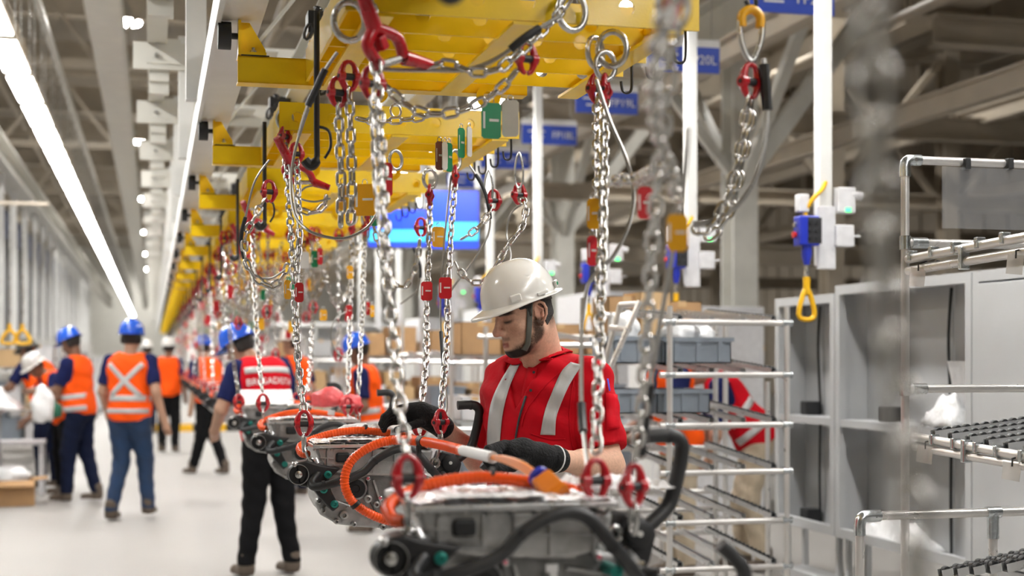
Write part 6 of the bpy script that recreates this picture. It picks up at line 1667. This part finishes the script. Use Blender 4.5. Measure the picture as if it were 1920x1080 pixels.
# ------------------------------------------------------------------ drop posts with pendant controls
def post(i, X, Y, detail=True):
    t = thing('drop_post', '%s white service post with control box hanging over the racks' % ORD[i], 'service post', (X, Y, 1.9), 'white drop posts')
    MB().bx(-.035, .035, -.035, .035, 0, 3.0).build('post_tube', 'white_paint', t, False, .006)
    b = MB().bx(-.05, .05, -.045, -.02, -.02, .30).build('terminal_box', 'pale_box', t, False, .006)
    if not detail: return
    pc = MB().box((-.115, -.05, .17), (.11, .08, .15)).build('pendant_body', 'blue_plastic', t, False, .008)
    for r in range(3):
        for c in range(2): MB().cyl((-.095 - .0 + c * .034 - .017, -.091, .13 + r * .04), (-.095 + c * .034 - .017, -.10, .13 + r * .04), .0115, 12).build('push_button', 'black_rubber', pc, True)
    MB().bx(-.072 - .055, -.072 + .02, -.0915, -.0905, .105, .235).build('button_plate', 'ink', pc)
    MB().cyl((-.175, -.05, .15), (-.19, -.05, .15), .016, 14).build('emergency_stop', 'red_tag', pc, True)
    MB().cyl((-.175, -.05, .2), (-.185, -.05, .2), .014, 14).build('selector', 'steel', pc, True)
    MB().tube(spline([(0, -.03, .42), (-.04, -.07, .38), (-.09, -.07, .33), (-.12, -.05, .27), (-.12, -.05, .24)], 5), .011, 10).build('yellow_lead', 'yellow_handle', t, True)
    MB().lathe([(.014, 0), (.026, .05), (.026, .1), (.014, .1)], 16, Matrix.Translation((-.115, -.05, 0))).build('cable_gland', 'blue_plastic', t, True)
    MB().cyl((-.115, -.05, -.06), (-.115, -.05, 0), .013, 10).build('swivel', 'steel', t, True)
    # yellow grip
    g = MB().tube(spline([(-.115, -.05, -.12), (-.15, -.05, -.20), (-.155, -.05, -.26), (-.115, -.05, -.275), (-.075, -.05, -.26), (-.08, -.05, -.20)], 6, True), .013, 10, closed=True).build('handle', 'yellow_handle', t, True)
    MB().cyl((-.115, -.05, -.15), (-.115, -.05, -.06), .018, 12).build('handle_neck', 'yellow_handle', t, True)
    for (dz, dx) in ((.30, .11), (.12, .10)):
        MB().box((dx - .01, -.04, dz + .03), (.10, .06, .13 if dz > .2 else .11)).build('junction_box', 'pale_box', t, False, .006)
    MB().bx(.09, .12, -.0725, -.0705, .27, .29).build('display', 'green_led', t)
    MB().cyl((.13, -.05, .36), (.19, -.06, .35), .022, 12).build('beacon', 'pale_box', t, True); MB().cyl((.14, -.05, .15), (.18, -.05, .15), .006, 8).build('latch', 'pale_box', t, True)
    MB().box((-.135, -.04, .31), (.06, .05, .09)).build('lamp_cap', 'pale_box', t, False, .006)
XP = 3.3
struct('trim_104', MB().bx(3.2, 3.4, 5.5, 24.5, 4.9, 4.98), 'cream_paint', 'overhead channel from which the white service posts drop')
for i in range(10):
    post(i, XP, 6.62 + i * 1.84, i < 6)
# ------------------------------------------------------------------ blue station signs
for i in range(7):
    no = 21 - i; X = 4.09; y = 8.06 + i * 1.84; z = 3.55
    t = thing('station_sign', 'blue hanging station sign reading FP%dL' % no, 'sign', (X, y, z), 'blue station signs'); w = .56; hh = .19
    MB().bx(-w, 0, -.01, .01, 0, hh).build('blue_panel', 'blue_sign', t); MB().bx(-w, 0, -.012, .012, hh, hh + .055).build('white_header', 'paper', t)
    M = Matrix.Translation((-.14, -.0125, hh * .48)) @ Matrix.Rotation(math.pi / 2, 4, 'X'); text_obj('lettering', 'FP%dL' % no, .095, 'paper', M, t)
    for k, (x0, x1) in enumerate(((-.50, -.33), (-.47, -.34))): MB().bx(x0, x1, -.0125, -.0105, hh * (.62 - .3 * k), hh * (.62 - .3 * k) + .014).build('small_print', 'paper', t)
    for x in (-.5, -.06): MB().cyl((x, 0, hh + .05), (x, 0, 2.2), .004, 6).build('suspension_wire', 'wire', t)
struct('trim_102', MB().bx(3.5, 4.2, 7.5, 20.5, 5.745, 5.78), 'greige', 'slim tray from which the blue signs hang')
# ------------------------------------------------------------------ screens, column marks
def screen(label, u, v, t_, w, hh):
    t = thing('display_screen', label, 'screen', P(u, v, t_), None, -YAW)
    MB().bx(-w / 2 - .03, w / 2 + .03, 0, .06, -hh / 2 - .03, hh / 2 + .03).build('casing', 'dark_grey', t)
    MB().bx(-w / 2, w / 2, -.004, 0, -hh * .05, hh / 2).build('picture', 'screen_blue', t); MB().bx(-w / 2, w / 2, -.004, 0, -hh * .36, -hh * .05).build('picture', 'screen_cyan', t); MB().bx(-w / 2, w / 2, -.004, 0, -hh / 2, -hh * .36).build('picture', 'screen_blue', t)
    MB().bx(.22, .28, .02, .05, hh / 2 + .03, 4.6 - P(u, v, t_).z).build('pole', 'white_paint', t)
screen('blue status screen behind the helmet-side chains', 852, 412, 15.5, .52, .62)
screen('blue and cyan status screen left of the other screen', 745, 428, 16.5, .66, .42)
struct('trim_105', MB().bx(2.2, 6.1, 15.0, 15.3, 4.6, 4.68).bx(2.2, 6.1, 16.2, 16.5, 4.6, 4.68).bx(4.0, 4.2, 15.3, 16.2, 4.6, 4.68), 'greige', 'cross rails from which the status screens hang')
t = thing('exit_sign', 'dark green exit sign with pale figures on the steel column', 'sign', V(6.0, 13.96, CAMH + (672 - 594) / F_PX * 15.2))
MB().bx(-.2, .2, 0, .015, -.06, .06).build('sign_plate', 'exit_green', t)
b = MB()
for x in (-.16, -.11): b.bx(x - .015, x + .012, -.003, 0, -.045, .045)
b.bx(-.135, -.10, -.003, 0, .0, .02); b.bx(.11, .16, -.003, 0, .02, .045); b.bx(.128, .142, -.003, 0, -.045, .03); b.build('pictogram', 'paper', t)
t = thing('hazard_tape', 'black and yellow hazard band round the steel column', 'tape', V(6.1, 14.02, CAMH + (672 - 653) / F_PX * 15.2))
for i in range(6): MB().prism([(-.19 + i * .065, 0, -.025), (-.19 + i * .065 + .035, 0, -.025), (-.19 + i * .065 + .065, 0, .025), (-.19 + i * .065 + .03, 0, .025)], (0, -.004, 0)).build('tape_stripe', 'ink', t)
MB().bx(-.19, .21, .0, .004, -.026, .026).build('tape_band', 'yellow_tag', t)
# ------------------------------------------------------------------ farther picking racks with boxes
rng2 = random.Random(11); nb = 0
CN = {'cardboard': 'brown', 'cardboard_pale': 'tan', 'pale_box': 'white', 'crate': 'grey-blue', 'cabinet': 'grey'}
for r in range(7):
    y = 9.4 + r * 2.4; x0 = 1.95 + .25 * (r % 2); w = 1.5
    flow_rack('%s picking rack farther down the right side of the line' % ORD[r], x0, x0 + w, y, y + 1.0, [.5, .95, 1.4], wheels=False, group='far picking racks', top=1.75)
    for si, z in enumerate((.5, .95, 1.4)):
        x = x0 + .08; k = 0
        while x < x0 + w - .25:
            bw = rng2.uniform(.2, .36); m = rng2.choice(['cardboard', 'cardboard_pale', 'pale_box', 'pale_box', 'crate', 'cabinet', 'cardboard']); hh = rng2.uniform(.14, .3)
            lb = '%s box, %s from the left on the %s shelf of the %s far rack' % (CN[m], ORD[k] if k else 'first', ('low', 'middle', 'top')[si], ORD[r])
            (crate if m in ('crate',) else carton)(lb, V(x + bw / 2, y + .35, z + .055), bw - .02, .5, hh, 0, m, group='boxes on the far racks'); x += bw + .03; k += 1
# tall pale cabinets and lockers closing the background on the right
for i in range(6):
    y = 12 + i * 2.6
    t = thing('machine_cabinet', '%s pale machine cabinet behind the far racks' % ORD[i], 'cabinet', (4.6, y, 0), 'pale machine cabinets')
    MB().bx(0, .8, 0, 1.5, 0, 1.9 + .25 * (i % 2)).build('housing', 'pale_box', t, False, .01)
    for q in (0, 1): MB().bx(-.012, 0, .06 + q * .72, .70 + q * .72, .15, 1.75).build('door', 'white_paint', t, False, .005)
    MB().bx(-.02, -.012, .64, .67, .9, 1.1).build('handle', 'dark_grey', t)
for i in range(5):
    y = 30 + i * 4
    t = thing('storage_shelf', '%s distant white storage unit closing the end of the picking area' % ORD[i], 'shelf', (2.0 + i * .3, y, 0), 'distant storage units')
    for z in (.1, .6, 1.1, 1.6, 2.1): MB().bx(0, 4, 0, .6, z, z + .04).build('shelf_board', 'white_paint', t)
    for x in (0, 1.3, 2.7, 3.96): MB().bx(x, x + .04, 0, .6, 0, 2.2).build('upright', 'white_paint', t)
    MB().bx(0, 4, .58, .6, 0, 2.2).build('back_board', 'pale_box', t)
# ------------------------------------------------------------------ the left side
for r in range(5):
    y = 18.2 + r * 2.2
    flow_rack('%s pipe rack along the left side of the aisle' % ORD[r], -2.35, -1.15 - .06 * (r % 2), y, y + 1.6, [.35, .8, 1.25], wheels=False, group='left pipe racks', top=1.7)
    for si, z in enumerate((.35, .8, 1.25)):
        for k in range(3):
            m = rng2.choice(['pale_box', 'cabinet', 'crate', 'pale_box', 'cardboard_pale']); x = -2.12 + k * .38
            (crate if m == 'crate' else carton)('%s bin, %s from the left on the %s shelf of the %s left rack' % (CN[m], ('first', 'second', 'third')[k], ('low', 'middle', 'top')[si], ORD[r]), V(x, y + .5, z + .07), .33, .6, rng2.uniform(.15, .3), 0, m, group='bins on the left racks')
carton('open brown carton with white plastic on the floor at left', V(P(22, 672, 13.9).x, P(22, 672, 13.9).y, 0), .42, .4, .25, .1, 'cardboard', True)
blob_bag('white plastic heaped in the open carton at left', V(P(20, 672, 13.9).x, P(20, 672, 13.9).y, .28), (.19, .16, .11), 'plastic_bag', 31)
bt = V(P(38, 672, 14.9).x, P(38, 672, 14.9).y, 0)
t = thing('work_stool', 'low pale work table behind the open carton', 'table', bt)
MB().bx(-.25, .25, -.2, .2, .53, .57).build('tabletop', 'pale_box', t, False, .005)
for x in (-.22, .22):
    for y in (-.17, .17): MB().bx(x - .02, x + .02, y - .02, y + .02, 0, .53).build('leg', 'pale_box', t)
t = thing('packing_bench', 'grey packing bench at the left edge under white plastic', 'bench', V(P(-10, 672, 14.0).x - .3, P(-10, 672, 14.0).y, 0))
MB().bx(-.7, .35, -.35, .35, .88, .93).build('tabletop', 'cabinet', t, False, .005)
for x in (-.6, .3):
    for y in (-.3, .3): MB().bx(x - .025, x + .025, y - .025, y + .025, 0, .88).build('leg', 'cabinet', t)
for z in (.25, .5): MB().bx(-.65, .3, -.3, .3, z, z + .03).build('shelf', 'cabinet', t)
drape_cloth('large white plastic sheet piled on the packing bench', V(P(10, 672, 13.9).x - .25, P(10, 672, 13.9).y, .93), .8, .6, .3, 'plastic_bag', 8)
blob_bag('hanging white plastic held by the stooping person', P(80, 765, 13.0), (.10, .08, .2), 'plastic_bag', 33)
blob_bag('dark green pouch held beside the white plastic', P(104, 772, 13.6), (.055, .05, .09), 'exit_green', 35, 'pouch', 'pouch')
for i, u in enumerate((18, 42)):
    c = P(u, 630, 14.0); t = thing('pull_grip', '%s yellow triangular grip hanging at the left edge' % ('left' if i == 0 else 'right'), 'handle', c)
    MB().tube(spline([(0, 0, .06), (-.07, 0, -.03), (-.06, 0, -.07), (.06, 0, -.07), (.07, 0, -.03)], 5, True), .018, 10, closed=True).build('grip', 'yellow_handle', t, True)
    MB().cyl((0, 0, .05), (0, 0, .12), .02, 10).build('neck', 'yellow_handle', t, True); MB().cyl((0, 0, .12), (0, 0, 1.3), .008, 8).build('hanging_cable', 'steel', t)
struct('trim_103', MB().bx(-2.4, -1.0, P(30, 630, 14).y - .05, P(30, 630, 14).y + .05, P(30, 630, 14).z + 1.29, P(30, 630, 14).z + 1.32), 'greige', 'short crossbar from which the yellow grips hang')
for i in range(5):
    y = 17 + i * 3.1
    t = thing('white_trolley', '%s white equipment trolley beside the left aisle' % ORD[i], 'trolley', (-1.6, y + 12.0, 0), 'white trolleys')
    MB().bx(-.35, .35, -.3, .3, .15, 1.25 + .2 * (i % 2)).build('housing', 'pale_box', t, False, .01)
    MB().bx(-.38, .38, -.33, .33, 1.26 + .2 * (i % 2), 1.3 + .2 * (i % 2)).build('top', 'white_paint', t)
    MB().bx(-.1, .12, -.32, -.3, .9, 1.15).build('screen', 'navy_panel', t)
    for x in (-.28, .28):
        for yy in (-.22, .22): MB().cyl((x - .02, yy, .075), (x + .02, yy, .075), .074, 14).build('caster', 'black_rubber', t, True)
t = thing('floor_kerb', 'yellow and black kerb across the far end of the aisle', 'kerb', (-.2, 28.5, 0))
for i in range(9): MB().bx(i * .32, i * .32 + .31, 0, .3, 0, .14).build('kerb_block', 'yellow_handle' if i % 2 == 0 else 'black_steel', t)
bpy.context.view_layer.update()
